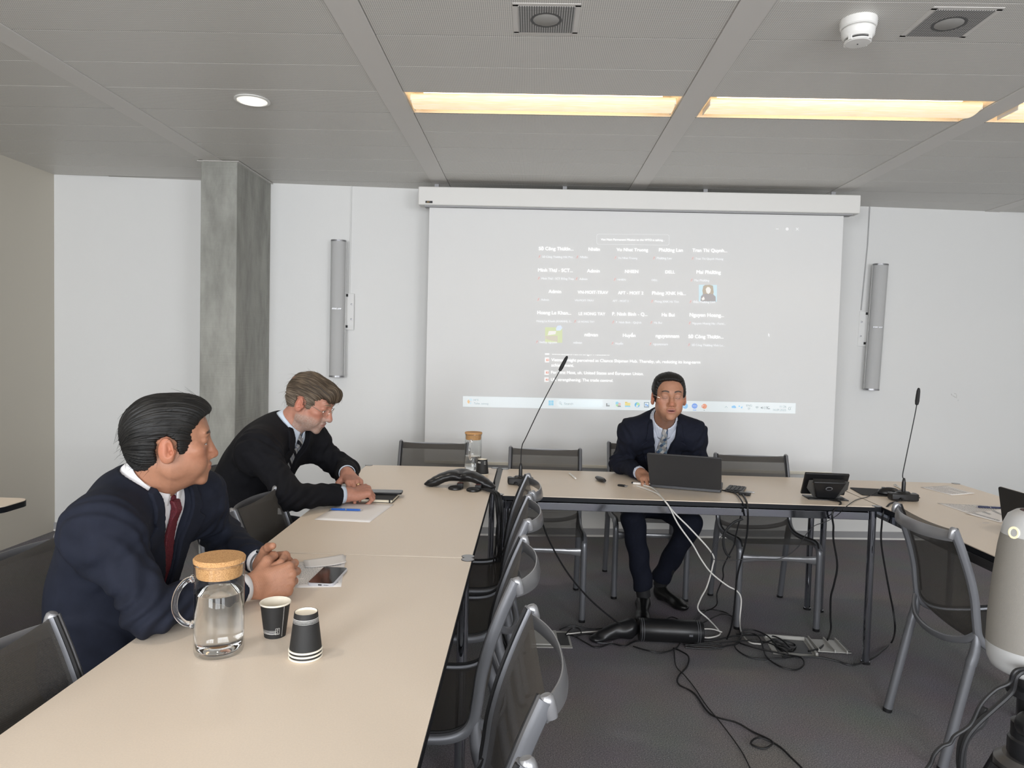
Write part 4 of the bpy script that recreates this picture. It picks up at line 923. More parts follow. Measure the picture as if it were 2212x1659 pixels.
# ---------------------------------------------------------------- whole clothed, seated figures
def seated(sp):
    P0=V3(*sp['pelvis']); N0=V3(*sp['neck']); H=V3(*sp['head']); A=head_axes(*sp['look'])
    sR,sL=V3(*sp['shR']),V3(*sp['shL']); eR,eL=V3(*sp['elR']),V3(*sp['elL']); wR,wL=V3(*sp['wrR']),V3(*sp['wrL'])
    U=nrm(N0-P0); L=sL-sR; L=nrm(L-U*(L@U)); Fd=np.cross(L,U); T3=np.array([L,Fd,U]); b=sp.get('build',1.)
    q=lambda t,fb=0.: P0+(N0-P0)*t-Fd*(sp.get('hunch',.03)*math.sin(math.pi*t))+Fd*fb
    W=lambda v: T3 if v>.4 else T3
    def torso(F,g_,k=.05):
        for t,r in ((.02,(.168,.128,.12)),(.25,(.158,.124,.14)),(.50,(.165,.120,.15)),(.72,(.168,.108,.13)),(.88,(.132,.076,.08))):
            F.u(f_ell(q(t),V3(*r)*b+g_,T3),k)
        for s_ in (sR,sL):
            F.u(f_rcone(s_,q(.93),.058*b+g_,.060*b+g_),k)
            F.u(f_rcone(s_-U*.01,q(.66)+(s_-q(.9))*.35,.055*b+g_,.06*b+g_),k)
    hs=sp['hands']; HF=[]
    # skin body
    parts=[]; F,g=head_field(H,A,sp)
    nb=q(.99); F.u(f_rcone(g((0,-.022,-.045)),nb,.052*b,.058*b),.018); F.u(f_rcone(g((0,.01,-.085)),nb+Fd*.012,.036,.045),.03)
    F.u(f_ell(q(.93),V3(.10,.06,.05),T3),.03)
    lo,hi=bbox([H+.15,H-.15,nb,q(.90)],.03); parts.append(polygonize(F,lo,hi,sp.get('hres',.0015)))
    nails=[]
    for hf in hs:
        lo,hi=bbox(hf.pts,.035); parts.append(polygonize(hf,lo,hi,.0016)); nails+=hf.nails
    # torso, limbs and legs of the body under the clothes
    F=Field(); torso(F,-.014)
    for s_,e_,w_ in ((sR,eR,wR),(sL,eL,wL)): F.u(f_rcone(s_,e_,.046*b,.038),.03); F.u(f_rcone(e_,w_,.037,.026),.02)
    for h_,k_,a_ in sp['legs']: F.u(f_rcone(h_,k_,.070,.050),.04); F.u(f_rcone(k_,a_,.046,.036),.03)
    allp=[P0,N0,sR,sL,eR,eL,wR,wL]+[V3(*x) for l_ in sp['legs'] for x in l_]
    lo,hi=bbox(allp,.16); parts.append(polygonize(F,lo,hi,.010,10))
    body=mesh_from(parts,'person',M_skin,None,P0,skin_cols(H,A,sp,nails)); tag(body,sp['label'],'person')
    # shirt
    F=Field(); torso(F,.004); F.i(lambda P: -((P-q(.2))@U),.01); F.s(f_rcone(nb-U*.0,H,.050,.050),.006)
    lo,hi=bbox([q(.2),q(1.),sR,sL],.15); mesh_from([polygonize(F,lo,hi,.0055)],'shirt',sp['shirt_m'],body,P0)
    # jacket
    J=Field(); torso(J,.017,.055)
    for s_,e_,w_ in ((sR,eR,wR),(sL,eL,wL)):
        d=nrm(w_-e_); cuf=w_-d*.030
        J.u(f_rcone(s_-U*.03,q(.80)+(s_-q(.93))*.45,.062*b,.078*b),.05)
        J.u(f_rcone(s_-U*.010,e_,.064*b,.054*b),.05); J.u(f_rcone(e_,cuf,.055*b,.040*b),.022); J.u(f_ell(e_,V3(.058,.058,.052)*b,np.eye(3)),.02)
        J.i((lambda P,c=cuf,d=d: (lambda ax_: np.where((ax_>-.02)&(ax_<.16)&(np.linalg.norm(P-c-ax_[:,None]*d,axis=1)<.062),ax_,-1.))((P-c)@d)),.002)
        J.s(f_rcone(cuf-d*.02,cuf+d*.05,.031*b,.031*b),.001)
    ax0=nrm(g((0,-.02,-.05))-nb)
    hem=sp.get('hem',-.10)
    J.i(lambda P: -((P-P0)@U-hem),.02)
    def vopen(P):
        r=(P-N0)@T3.T; l_,f_,u_=r[:,0],r[:,1],r[:,2]; wd_=np.clip(.066*(1+u_/sp.get('vlen',.30)),-.05,.080)
        return np.maximum(np.maximum(np.abs(l_)-wd_,-f_+.0),-(u_+sp.get('vlen',.30)))
    J.s(vopen,.003)
    J.s(f_rcone(nb-ax0*.024,nb+ax0*.14,.068,.090),.006)
    ph=sp.get('seed',0.)
    def folds(P):
        a=np.zeros(len(P))
        for e_,s_,w_ in ((eR,sR,wR),(eL,sL,wL)):
            dd=np.linalg.norm(P-e_,axis=1); x_=(P-e_)@nrm(s_-w_); a+=.0062*np.exp(-(dd/.11)**2)*np.sin(x_*150+2.2*np.sin(P[:,2]*45+ph)+ph)
            ds=np.linalg.norm(P-(s_*.75+e_*.25),axis=1); a+=.0042*np.exp(-(ds/.12)**2)*np.sin(((P-s_)@U)*85+2*np.sin(P[:,0]*30+P[:,1]*25)+ph)
        for s_,e_ in ((sR,eR),(sL,eL)):
            n_=nrm(nrm(s_-q(.93))*.9+nrm(e_-s_)*.25); x_=(P-s_)@n_; rr_=np.linalg.norm(P-s_-x_[:,None]*n_,axis=1); a-=.0034*(1/(1+np.exp(-(x_-.002)/.0025)))*np.exp(-np.maximum(x_,0)/.05)*(x_<.15)*np.clip((.13-rr_)/.03,0,1)
            a+=.0030*np.sin(x_*170+1.5*np.sin(((P-s_)@U)*40+ph))*np.exp(-((x_-.05)/.05)**2)
        r=(P-P0)@T3.T
        a+=.0052*np.sin(r[:,2]*30+3*np.sin(r[:,1]*11+ph)+2*np.sin(r[:,0]*9))*np.exp(-((r[:,2]-.16)/.16)**2)
        a+=.0022*np.sin(P[:,0]*33+P[:,2]*21+2*np.sin(P[:,1]*17+ph))
        return a
    J.d(folds)
    lo,hi=bbox([P0+U*hem,N0+U*.05,sR,sL,eR,eL,wR,wL],.15); mesh_from([polygonize(J,lo,hi,.0048)],'jacket',sp['suit'],body,P0)
    # layers that lie on shirt and jacket: lapels, jacket collar, tie
    c0=N0-U*.14+Fd*.06; G_=.0032
    ext=V3(.15,.15,.24); cor=[c0+T3[0]*a*ext[0]+T3[1]*b_*ext[1]+T3[2]*c_*ext[2] for a in(-1,1) for b_ in(-1,1) for c_ in(-1,1)]
    lo,hi=bbox(cor,.0); n_=np.ceil((hi-lo)/G_).astype(int); gx=np.stack(np.meshgrid(*[np.arange(k) for k in n_],indexing='ij'),-1).reshape(-1,3); P=lo+gx*G_
    r=(P-N0)@T3.T; l_,f_,u_=r[:,0],r[:,1],r[:,2]; inside=(np.abs(l_)<.16)&(u_<.07)&(u_>-.40)&(f_>-.12)
    Jn=Field(); torso(Jn,.017,.055); Sn=Field(); torso(Sn,.004)
    jd=np.full(len(P),1.); sd=np.full(len(P),1.); Pi=P[inside]; jd[inside]=Jn.ev(Pi)+folds(Pi); sd[inside]=Sn.ev(Pi)
    vl=sp.get('vlen',.30); lap=[(.062,.03),(.086,.02),(.098,-.045),(.086,-.058),(.118,-.078),(.100,-.16),(.040,-vl+.005),(-.004,-vl-.02),(-.006,-vl-.005),(.031,-vl*.5),(.053,-.05)]
    L2=np.stack([np.abs(l_)-.004,u_],1); pd=np.full(len(P),1.); pd[inside]=poly2(L2[inside],lap)
    D=np.maximum(np.maximum(np.abs(jd-.003)-.0058,pd),-f_); V=D.reshape(n_).astype(np.float32); V[0]=V[-1]=1; V[:,0]=V[:,-1]=1; V[:,:,0]=V[:,:,-1]=1
    mesh_from([nets(V,lo,G_)],'lapel',sp['suit'],body,P0)
    tw=sp.get('tiew',.036); tie=[(-.016,-.012),(.016,-.012),(.012,-.040),(.015,-.055),(tw*.75,-.17),(tw,-.33),(-tw,-.33),(-tw*.75,-.17),(-.015,-.055),(-.012,-.040)]
    pd[inside]=poly2(np.stack([l_[inside],u_[inside]],1),tie); kn_=.004*np.exp(-((u_+.035)/.020)**2)
    D=np.maximum(np.maximum(np.abs(sd-.006-kn_)-.0045-kn_,pd),-f_); V=D.reshape(n_).astype(np.float32); V[0]=V[-1]=1; V[:,0]=V[:,-1]=1; V[:,:,0]=V[:,:,-1]=1
    tv,tf=nets(V,lo,G_)
    Yk=nrm(Fd-ax0*(Fd@ax0)); kc=nb+ax0*.012+Yk*.068; KF=Field().u(f_ell(kc,V3(.0210,.0140,.0170),np.array([L,Yk,ax0])),.01).u(f_ell(kc-ax0*.022+Yk*.003,V3(.0145,.0120,.017),np.array([L,Yk,ax0])),.01)
    kv,kf=polygonize(KF,kc-.05,kc+.05,.0022); tf=np.concatenate([tf,kf+len(tv)]); tv=np.concatenate([tv,kv])
    tm=mesh_from([(tv,tf)],'tie',sp['tie_m'],body,P0)
    a=tm.data.attributes.new('TieUV','FLOAT_VECTOR','POINT')
    if len(tm.data.vertices)==len(tv): a.data.foreach_set('vector',((tv-N0)@T3.T)[:,[0,2,1]].astype(np.float32).ravel())
    # shirt collar: fold-down leaf with two points
    ax=nrm(g((0,-.02,-.05))-nb); Cn=nb+ax*.012+Fd*.004; X_=nrm(L-ax*(L@ax)); Y_=np.cross(X_,ax)*1.; Y_=Y_ if Y_@Fd>0 else -Y_
    w=MB(); n=56
    def colr(u,v):
        a=(u*2-1)*math.pi*.93; fr=abs(u*2-1); sf=max(0,(fr-.55)/.45)
        top=.046-.014*sf**1.2; drop=.040+.034*sf**1.6; rr=.0600+.004*sf
        z=top-drop*v; r_=rr+.0065*math.sin(v*math.pi*.5)+.010*v*(1+1.2*sf)
        ct=-math.cos(a); 
        return Cn-P0+ax*z+(X_*math.sin(a)*r_*1.0+Y_*ct*(r_*1.04))
    w.grid(colr,n,6); w.build('shirt_collar',sp['shirt_m'],body,solid=.0032)
    w=MB()
    def colj(u,v):
        a=(u*2-1)*math.pi*.60; fr=abs(u*2-1); z=.006-.014*fr**2-.044*v; r_=.075+.020*v+.004*math.sin(v*3.1)
        return Cn-P0+ax*z+(X_*math.sin(a)*r_*1.08+Y_*(-math.cos(a))*r_*1.05)
    w.grid(colj,44,6); w.build('jacket_collar',sp['suit'],body,solid=.005)
    for s_,e_,w_ in ((sR,eR,wR),(sL,eL,wL)):
        d=nrm(w_-e_); MB().tube([w_-d*.075-P0,w_-d*.03-P0,w_-d*.012-P0],[.036*b,.0345*b,.0335*b],24,cap=False).build('shirt_cuff',sp['shirt_m'],body,solid=.0025)
    # trousers, shoes
    F=Field(); F.u(f_ell(P0-V3(0,0,.02),(V3(.165,.13,.10)*b),T3),.04)
    for i_,(h_,k_,a_) in enumerate(sp['legs']):
        h_,k_,a_=V3(*h_),V3(*k_),V3(*a_); F.u(f_rcone(h_,k_,.090*b,.066*b),.05); F.u(f_rcone(k_,a_+V3(0,0,.03),.064*b,.056*b),.03)
        F.i((lambda P,a_=a_,k_=k_: np.where(np.linalg.norm(P-a_,axis=1)<.12,(P-a_-V3(0,0,.025))@nrm(a_-k_),-1.)),.003)
    F.d(lambda P: .004*np.sin(P[:,2]*42+3*np.sin(P[:,0]*14+ph)+2*np.sin(P[:,1]*16)))
    lo,hi=bbox([P0+.1,P0-.1]+[V3(*x) for l_ in sp['legs'] for x in l_],.13); mesh_from([polygonize(F,lo,hi,.0065)],'trousers',sp['suit'],body,P0)
    for (h_,k_,a_),toe in zip(sp['legs'],sp['toes']):
        a_=V3(*a_); t_=V3(*toe); d=nrm([t_[0]-a_[0],t_[1]-a_[1],0]); x_=V3(-d[1],d[0],0); R=np.array([x_,d,[0,0,1]]); z0=a_[2]-.10
        A0=V3(a_[0],a_[1],z0); F=Field()
        F.u(f_ell(A0+d*.00+V3(0,0,.045),(.034,.045,.045),R),.02); F.u(f_rcone(A0+d*.02+V3(0,0,.045),A0+d*.15+V3(0,0,.030),.036,.030),.03)
        F.u(f_ell(A0+d*.165+V3(0,0,.024),(.041,.062,.026),R),.02); F.u(f_rcone(A0-d*.005+V3(0,0,.05),A0-d*.005+V3(0,0,.105),.034,.031),.01)
        F.i(lambda P,z0=z0: z0+.004-P[:,2],.002)
        F.s(f_box(A0+d*.05+V3(0,0,.002),(.06,.03,.004),.002,R),.002)
        lo,hi=bbox([A0-d*.06,A0+d*.24,A0+V3(0,0,.13)],.06); mesh_from([polygonize(F,lo,hi,.003)],'shoe',M_shoe,body,P0)
        ud=nrm(V3(*k_)-a_); MB().tube([a_-ud*.02-P0,a_+ud*.03-P0,a_+ud*.16-P0],[.038,.040,.041],20).build('sock',M_blackm,body)
    # hair
    hr=sp['hair']; F=Field()
    for c_,r_ in hr['vol']: F.u(f_ell(g(c_),V3(*r_)*sp.get('s',1.),A),.025)
    F.i(lambda P: poly2(((P-H)@A.T)[:,1:]/sp.get('s',1.),hr['side']),.008)
    fe_=f_ell(g(hr['face'][0]),V3(*hr['face'][1]),A); F.s((lambda P: fe_(P)+.0022*np.sin(((P-H)@A[0])*240+np.sin(((P-H)@A[2])*160)*2)),.016)
    for x in (-1,1): F.s(f_ell(g((x*.090,-.010,-.008)),V3(.020,.018,.031),A),.005)
    amp=hr.get('amp',.0022)
    def flowc(P):
        r=(P-H)@A.T; an=np.arctan2(r[:,0],r[:,2]+.01); return r,an
    def strands(P):
        r,an=flowc(P); al=r[:,1]*hr.get('lf',22)+r[:,2]*8; return amp*(np.sin(an*52+2.4*np.sin(al+an*3)+al)*.45+np.sin(an*117+1.7*np.sin(al*1.7)-al*1.4)*.35+.7*np.sin(an*11-al*1.6+1.5*np.sin(an*5)))
    F.d(strands)
    lo,hi=bbox([H+.16,H-.16],.02)
    hob=mesh_from([polygonize(F,lo,hi,hr.get('res',.0017))],'hair',hr['m'],body,P0,(lambda P:hr['col'](((P-H)@A.T))) if 'col' in hr else (lambda P: np.ones((len(P),3))),
        flow=lambda P: (lambda r,an: np.stack([an*26,r[:,1]*hr.get('fl',16)+r[:,2]*6,an*9+r[:,1]*6],1))(*flowc(P)))
    # loose strands standing off the hair surface
    rnd=np.random.RandomState(int(ph*10)+3); hv=np.array([v.co for v in hob.data.vertices]); hn=np.array([v.normal for v in hob.data.vertices]); w=MB()
    if len(hv):
        sel=rnd.choice(len(hv),min(hr.get('loose',260),len(hv)),replace=False)
        for i in sel:
            p=hv[i]; n0=hn[i]; back=-A[1]*.7-A[2]*.7 if hr.get('dir')is None else V3(*hr['dir'])@A; dr=nrm(back-n0*(back@n0)+rnd.normal(0,.12,3)); Ls=rnd.uniform(.018,.04)
            w.tube([p-n0*.001,p+n0*.0010+dr*Ls*.5,p+n0*(rnd.uniform(-.003,.0025))+dr*Ls],[.0004,.00035,.0001],3,cap=False)
        ls=w.build('loose_hair',hr['m'],hob,angle=180); ls['kind']='stuff'
        a=ls.data.color_attributes.new('Col','FLOAT_COLOR','POINT'); c=np.ones((len(ls.data.vertices),4),np.float32)
        if 'col' in hr: c[:,:3]=hr['col']((np.array([v.co for v in ls.data.vertices])+P0-H)@A.T)
        a.data.foreach_set('color',c.ravel())
    # glasses
    if sp.get('glasses'):
        gm,lt=sp['glasses']; gl=MB()
        for x in(-1,1):
            R_=[g((x*.033+.0225*math.cos(a_),.0985-.010*abs(math.cos(a_))*(1 if math.cos(a_)*x>0 else -.1)+.0,.0005+.0155*math.sin(a_)))-P0 for a_ in np.linspace(0,2*math.pi,33)]
            if lt=='full': gl.tube(R_,.0009,6)
            gl.tube([R_[0 if x>0 else 16],g((x*.067,.086,.004))-P0,g((x*.076,.045,.010))-P0,g((x*.0815,.0,.012))-P0,g((x*.080,-.022,.002))-P0],[.0011]*5,6)
        gl.tube(smooth_path([g((-.011,.100,.001))-P0,g((-.005,.1045,.005))-P0,g((.005,.1045,.005))-P0,g((.011,.100,.001))-P0],4),.0010,6)
        go=gl.build('glasses',gm,body)
        for x in(-1,1):
            ln=MB(); R_=[g((x*.033+.0220*math.cos(a_),.0985-.010*abs(math.cos(a_))*(1 if math.cos(a_)*x>0 else -.1),.0005+.0150*math.sin(a_)))-P0 for a_ in np.linspace(0,2*math.pi,33)[:-1]]
            ln.add(R_,[tuple(range(32))]).build('lens',mat('lens_glass',(.9,.9,.9),.15,alpha=.02,spec=.08),go,solid=.0006)
    return body,g,T3,A
def tie_mat(name,kind):
    m=mat(name,(.3,.05,.07),.6); N,Lk,b=nodes(m); a=N.new('ShaderNodeAttribute'); a.attribute_name='TieUV'; sx=N.new('ShaderNodeSeparateXYZ'); Lk.new(a.outputs['Vector'],sx.inputs[0])
    X,Z=sx.outputs[0],sx.outputs[1]
    def ramp(fac,stops):
        r=N.new('ShaderNodeValToRGB'); r.color_ramp.interpolation='CONSTANT'
        r.color_ramp.elements[0].position=0; r.color_ramp.elements[0].color=(*stops[0][1],1); r.color_ramp.elements[1].position=stops[1][0]; r.color_ramp.elements[1].color=(*stops[1][1],1)
        for p,c in stops[2:]: e=r.color_ramp.elements.new(p); e.color=(*c,1)
        Lk.new(fac,r.inputs[0]); return r.outputs[0]
    if kind=='stripe':
        d=math_node(N,Lk,'MULTIPLY',math_node(N,Lk,'ADD',math_node(N,Lk,'MULTIPLY',X,.75),Z),21.); fr=math_node(N,Lk,'FRACT',math_node(N,Lk,'ADD',d,50.))
        Lk.new(ramp(fr,[(0,(.006,.006,.01)),(.34,(.30,.30,.29)),(.60,(.03,.05,.12)),(.66,(.38,.38,.40)),(.72,(.26,.26,.26))]),b.inputs['Base Color'])
    elif kind=='diamond':
        u=math_node(N,Lk,'MULTIPLY',math_node(N,Lk,'ADD',X,math_node(N,Lk,'MULTIPLY',Z,.75)),42.); v=math_node(N,Lk,'MULTIPLY',math_node(N,Lk,'SUBTRACT',X,math_node(N,Lk,'MULTIPLY',Z,.75)),42.)
        fu=math_node(N,Lk,'FLOOR',math_node(N,Lk,'ADD',u,60.3)); fv=math_node(N,Lk,'FLOOR',math_node(N,Lk,'ADD',v,60.3))
        s=math_node(N,Lk,'MODULO',math_node(N,Lk,'ADD',math_node(N,Lk,'MULTIPLY',fu,1.),math_node(N,Lk,'MULTIPLY',fv,2.)),5.); s=math_node(N,Lk,'DIVIDE',s,5.)
        Lk.new(ramp(s,[(0,(.45,.44,.42)),(.19,(.20,.20,.20)),(.39,(.045,.075,.13)),(.59,(.13,.19,.24)),(.79,(.27,.26,.25))]),b.inputs['Base Color'])
    else:
        vo=N.new('ShaderNodeTexVoronoi'); vo.inputs['Scale'].default_value=420; Lk.new(a.outputs['Vector'],vo.inputs[0])
        r=N.new('ShaderNodeValToRGB'); r.color_ramp.elements[0].color=(.19,.022,.034,1); r.color_ramp.elements[1].position=.7; r.color_ramp.elements[1].color=(.07,.006,.012,1); Lk.new(vo.outputs['Distance'],r.inputs[0]); Lk.new(r.outputs[0],b.inputs['Base Color'])
        bp=N.new('ShaderNodeBump'); bp.inputs['Strength'].default_value=.4; bp.inputs['Distance'].default_value=.001; Lk.new(vo.outputs['Distance'],bp.inputs['Height']); Lk.new(bp.outputs[0],b.inputs['Normal'])
    return m
M_shirtc=mat('check_shirt',(.7,.72,.78),.8); N,Lk,b=nodes(M_shirtc); tc=N.new('ShaderNodeTexCoord'); sx=N.new('ShaderNodeSeparateXYZ'); Lk.new(tc.outputs['Object'],sx.inputs[0])
cx=math_node(N,Lk,'GREATER_THAN',math_node(N,Lk,'SINE',math_node(N,Lk,'MULTIPLY',sx.outputs[0],2*math.pi/.0085)),.55); cz=math_node(N,Lk,'GREATER_THAN',math_node(N,Lk,'SINE',math_node(N,Lk,'MULTIPLY',sx.outputs[2],2*math.pi/.0085)),.55)
mx=N.new('ShaderNodeMix'); mx.data_type='RGBA'; mx.inputs[6].default_value=(.66,.68,.73,1); mx.inputs[7].default_value=(.22,.27,.40,1); Lk.new(math_node(N,Lk,'MULTIPLY',math_node(N,Lk,'ADD',cx,cz),.5),mx.inputs[0]); Lk.new(mx.outputs[2],b.inputs['Base Color'])
# ---- nearest man: navy suit, red tie, hands clasped on the table
def clasp():
    W=V3(-.698,1.758,.790); K=V3(-.612,1.806,.800)     # right wrist to right knuckles
    y=nrm(K-W); zd=nrm(V3(.45,-.86,.22)); zd=nrm(zd-y*(zd@y)); x=V3(0,0,1)-y*y[2]; x=nrm(x-zd*(x@zd))
    R=hand_field(W,[x,y,zd],[(62,48,25),(66,50,25),(70,50,28),(74,50,30)],[(.022,.022,-.012),(.050,.046,-.022),(.058,.066,-.044),(.050,.074,-.066)],spread=(.05,0,-.04,-.08),fw=(-.752,1.690,.793),wrist_r=.031,sc=1.06)
    W2=V3(-.728,1.918,.800); K2=V3(-.632,1.868,.812); y2=nrm(K2-W2); z2=nrm(V3(.30,.90,.25)); z2=nrm(z2-y2*(z2@y2)); x2=V3(0,0,1)-y2*y2[2]; x2=nrm(x2-z2*(x2@z2))
    L=hand_field(W2,[x2,y2,z2],[(60,52,20),(63,54,20),(66,54,22),(68,54,22)],[(.022,.022,-.012),(.048,.044,-.014),(.062,.066,-.020),(.070,.090,-.026)],spread=(.05,0,-.04,-.08),fw=(-.79,1.985,.803),wrist_r=.030,sc=1.06)
    return [R,L]
man1=dict(label='man in a navy suit and dark red tie, hands clasped on the near table',pelvis=(-1.105,1.82,.56),neck=(-.990,1.80,1.030),head=(-.925,1.79,1.143),look=(30,0,0),
 shR=(-.985,1.612,.972),shL=(-.955,1.990,.965),elR=(-.852,1.560,.798),elL=(-.93,2.13,.810),wrR=(-.698,1.758,.790),wrL=(-.728,1.918,.800),hunch=.030,build=.97,
 legs=[((-1.09,1.73,.53),(-.74,1.68,.52),(-.72,1.66,.10)),((-1.09,1.92,.53),(-.74,1.98,.52),(-.72,1.98,.10))],toes=[(-.5,1.64,0),(-.5,1.98,0)],
 skin=(.37,.180,.110),lip=(.36,.13,.10),brow=(.03,.02,.016),stubble=True,nose=.80,hands=clasp(),suit=M_cloth_navy,shirt_m=M_shirtw,tie_m=tie_mat('red_knit_tie','knit'),seed=1.3,tiew=.028,open=.9,
 hair=dict(m=M_hair_b,vol=[((0,-.018,.046),(.082,.094,.083)),((0,.038,.078),(.065,.064,.050)),((0,-.052,.008),(.068,.056,.080)),((0,.012,.012),(.0765,.050,.066))],
   side=[(.104,.098),(.094,.080),(.070,.068),(.052,.040),(.050,.010),(.036,-.026),(.020,-.030),(.010,.018),(-.010,.030),(-.030,.020),(-.034,-.004),(-.030,-.040),(-.050,-.085),(-.10,-.075),(-.15,-.02),(-.15,.13),(-.02,.19),(.09,.17),(.125,.13)],
   face=((0,.128,.000),(.070,.062,.088)),amp=.0016,loose=320,res=.0015))
b1,g1,T1,A1=seated(man1)
wd_=nrm(V3(*man1['wrL'])-V3(*man1['elL'])); wp=V3(*man1['wrL'])-wd_*.004-V3(*man1['pelvis']); xw=nrm(np.cross(wd_,[0,0,1])); zw=np.cross(xw,wd_)
wt=MB().tube([wp-wd_*.007,wp+wd_*.007],[.0315,.0315],28,cap=False).build('watch',M_alud,b1,solid=.003)
MB().lathe([(0,0),(.017,0),(.018,.003),(.016,.007),(0,.0075)],wp+zw*.030,28,np.array([xw,wd_,zw]).T).build('watch_case',M_chrome,wt)
# ---- second man: black suit, beard, glasses
def hold():
    W=V3(-.765,2.945,.786); K=V3(-.675,3.010,.800); y=nrm(K-W); zd=nrm(V3(.1,-.25,.95)); zd=nrm(zd-y*(zd@y)); x=np.cross(zd,y); x=x if x[1]>0 else -x
    R=hand_field(W,[x,y,zd],[(58,62,30),(62,66,30),(66,66,30),(68,66,30)],[(.020,.020,-.012),(.042,.048,-.024),(.040,.074,-.034),(.026,.088,-.040)],spread=(.03,0,-.03,-.06),fw=(-.86,2.875,.786),wrist_r=.032,sc=1.04)
    W2=V3(-.805,3.105,.845); y2=nrm(V3(.52,-.78,-.22)); z2=nrm(V3(.15,-.12,.98)); z2=nrm(z2-y2*(z2@y2)); x2=np.cross(y2,z2); x2=x2 if x2[0]<0 else -x2
    L=hand_field(W2,[-x2*-1,y2,z2],[(22,32,22),(24,34,24),(26,36,24),(28,38,24)],[(.020,.020,-.010),(.048,.040,-.026),(.060,.060,-.048),(.058,.078,-.062)],spread=(.10,.03,-.05,-.12),fw=(-.834,3.202,.834),wrist_r=.029,sc=1.02)
    return [R,L]
man2=dict(label='bearded man with glasses in a black suit and striped tie, looking down at the table',pelvis=(-1.31,3.13,.56),neck=(-1.080,3.110,1.045),head=(-.972,3.09,1.158),s=1.04,look=(-6,-24,0),
 shR=(-1.125,2.915,.975),shL=(-1.045,3.300,.975),elR=(-.955,2.80,.800),elL=(-.880,3.36,.815),wrR=(-.765,2.945,.786),wrL=(-.805,3.105,.845),hunch=.05,build=1.04,
 legs=[((-1.27,3.03,.53),(-.86,2.98,.52),(-.84,2.97,.10)),((-1.27,3.23,.53),(-.86,3.30,.52),(-.84,3.30,.10))],toes=[(-.6,2.97,0),(-.6,3.3,0)],
 skin=(.45,.215,.150),lip=(.36,.15,.12),brow=(.22,.15,.10),beard=(.36,.31,.27),hands=hold(),suit=M_cloth_black,shirt_m=M_shirtb,tie_m=tie_mat('striped_tie','stripe'),seed=2.1,hres=.0015,open=.6,
 hair=dict(m=M_hair_g,vol=[((0,-.018,.046),(.080,.092,.080)),((0,.040,.068),(.066,.062,.050)),((0,-.052,.015),(.069,.055,.072)),((0,.010,.016),(.0765,.048,.062)),((.030,.086,.074),(.026,.022,.034)),((-.012,.094,.070),(.024,.018,.030))],
   side=[(.118,.040),(.104,.048),(.094,.036),(.080,.054),(.060,.050),(.050,.026),(.046,.000),(.036,-.030),(.020,-.034),(.010,.018),(-.010,.030),(-.030,.020),(-.034,-.004),(-.030,-.034),(-.048,-.058),(-.10,-.050),(-.15,-.0),(-.15,.13),(-.02,.19),(.09,.17),(.13,.11)],
   face=((0,.136,-.010),(.072,.052,.066)),amp=.0022,loose=500,dir=(.35,-.2,-.6),
   col=lambda r: (lambda w_: np.stack([.85+w_*.9,.85+w_*1.05,.85+w_*1.35],1))(np.clip((.055-r[:,2])/.04,0,1)*(np.abs(r[:,0])>.03))),
 glasses=(mat('gold_wire',(.55,.50,.42),.25,.9),'full'))
b2,g2,T2,A2=seated(man2)
fa,fb=man2['hands'][1].tips[2][0],np.array(man2['hands'][1].pts[2])
y2_=nrm(V3(.52,-.78,-.22)); z2_=nrm(V3(.15,-.12,.98)); z2_=nrm(z2_-y2_*(z2_@y2_)); x2_=np.cross(y2_,z2_); x2_=x2_ if x2_[0]<0 else -x2_
Ar=np.array([x2_,y2_,z2_]); a_r=math.radians(26); p0_=np.array([-.012,.092,.001]); d_r=np.array([math.sin(-.05)*math.cos(a_r*.8),math.cos(a_r),-math.sin(a_r)]); c0_=V3(-.805,3.105,.845)+1.02*((p0_+nrm(d_r)*.020)@Ar); dw=nrm(d_r)@Ar
MB().tube([c0_-dw*.002-V3(*man2['pelvis']),c0_+dw*.002-V3(*man2['pelvis'])],[.0102,.0102],24,cap=False).build('ring',mat('gold_ring',(.75,.58,.30),.2,1.),b2,solid=.0012)
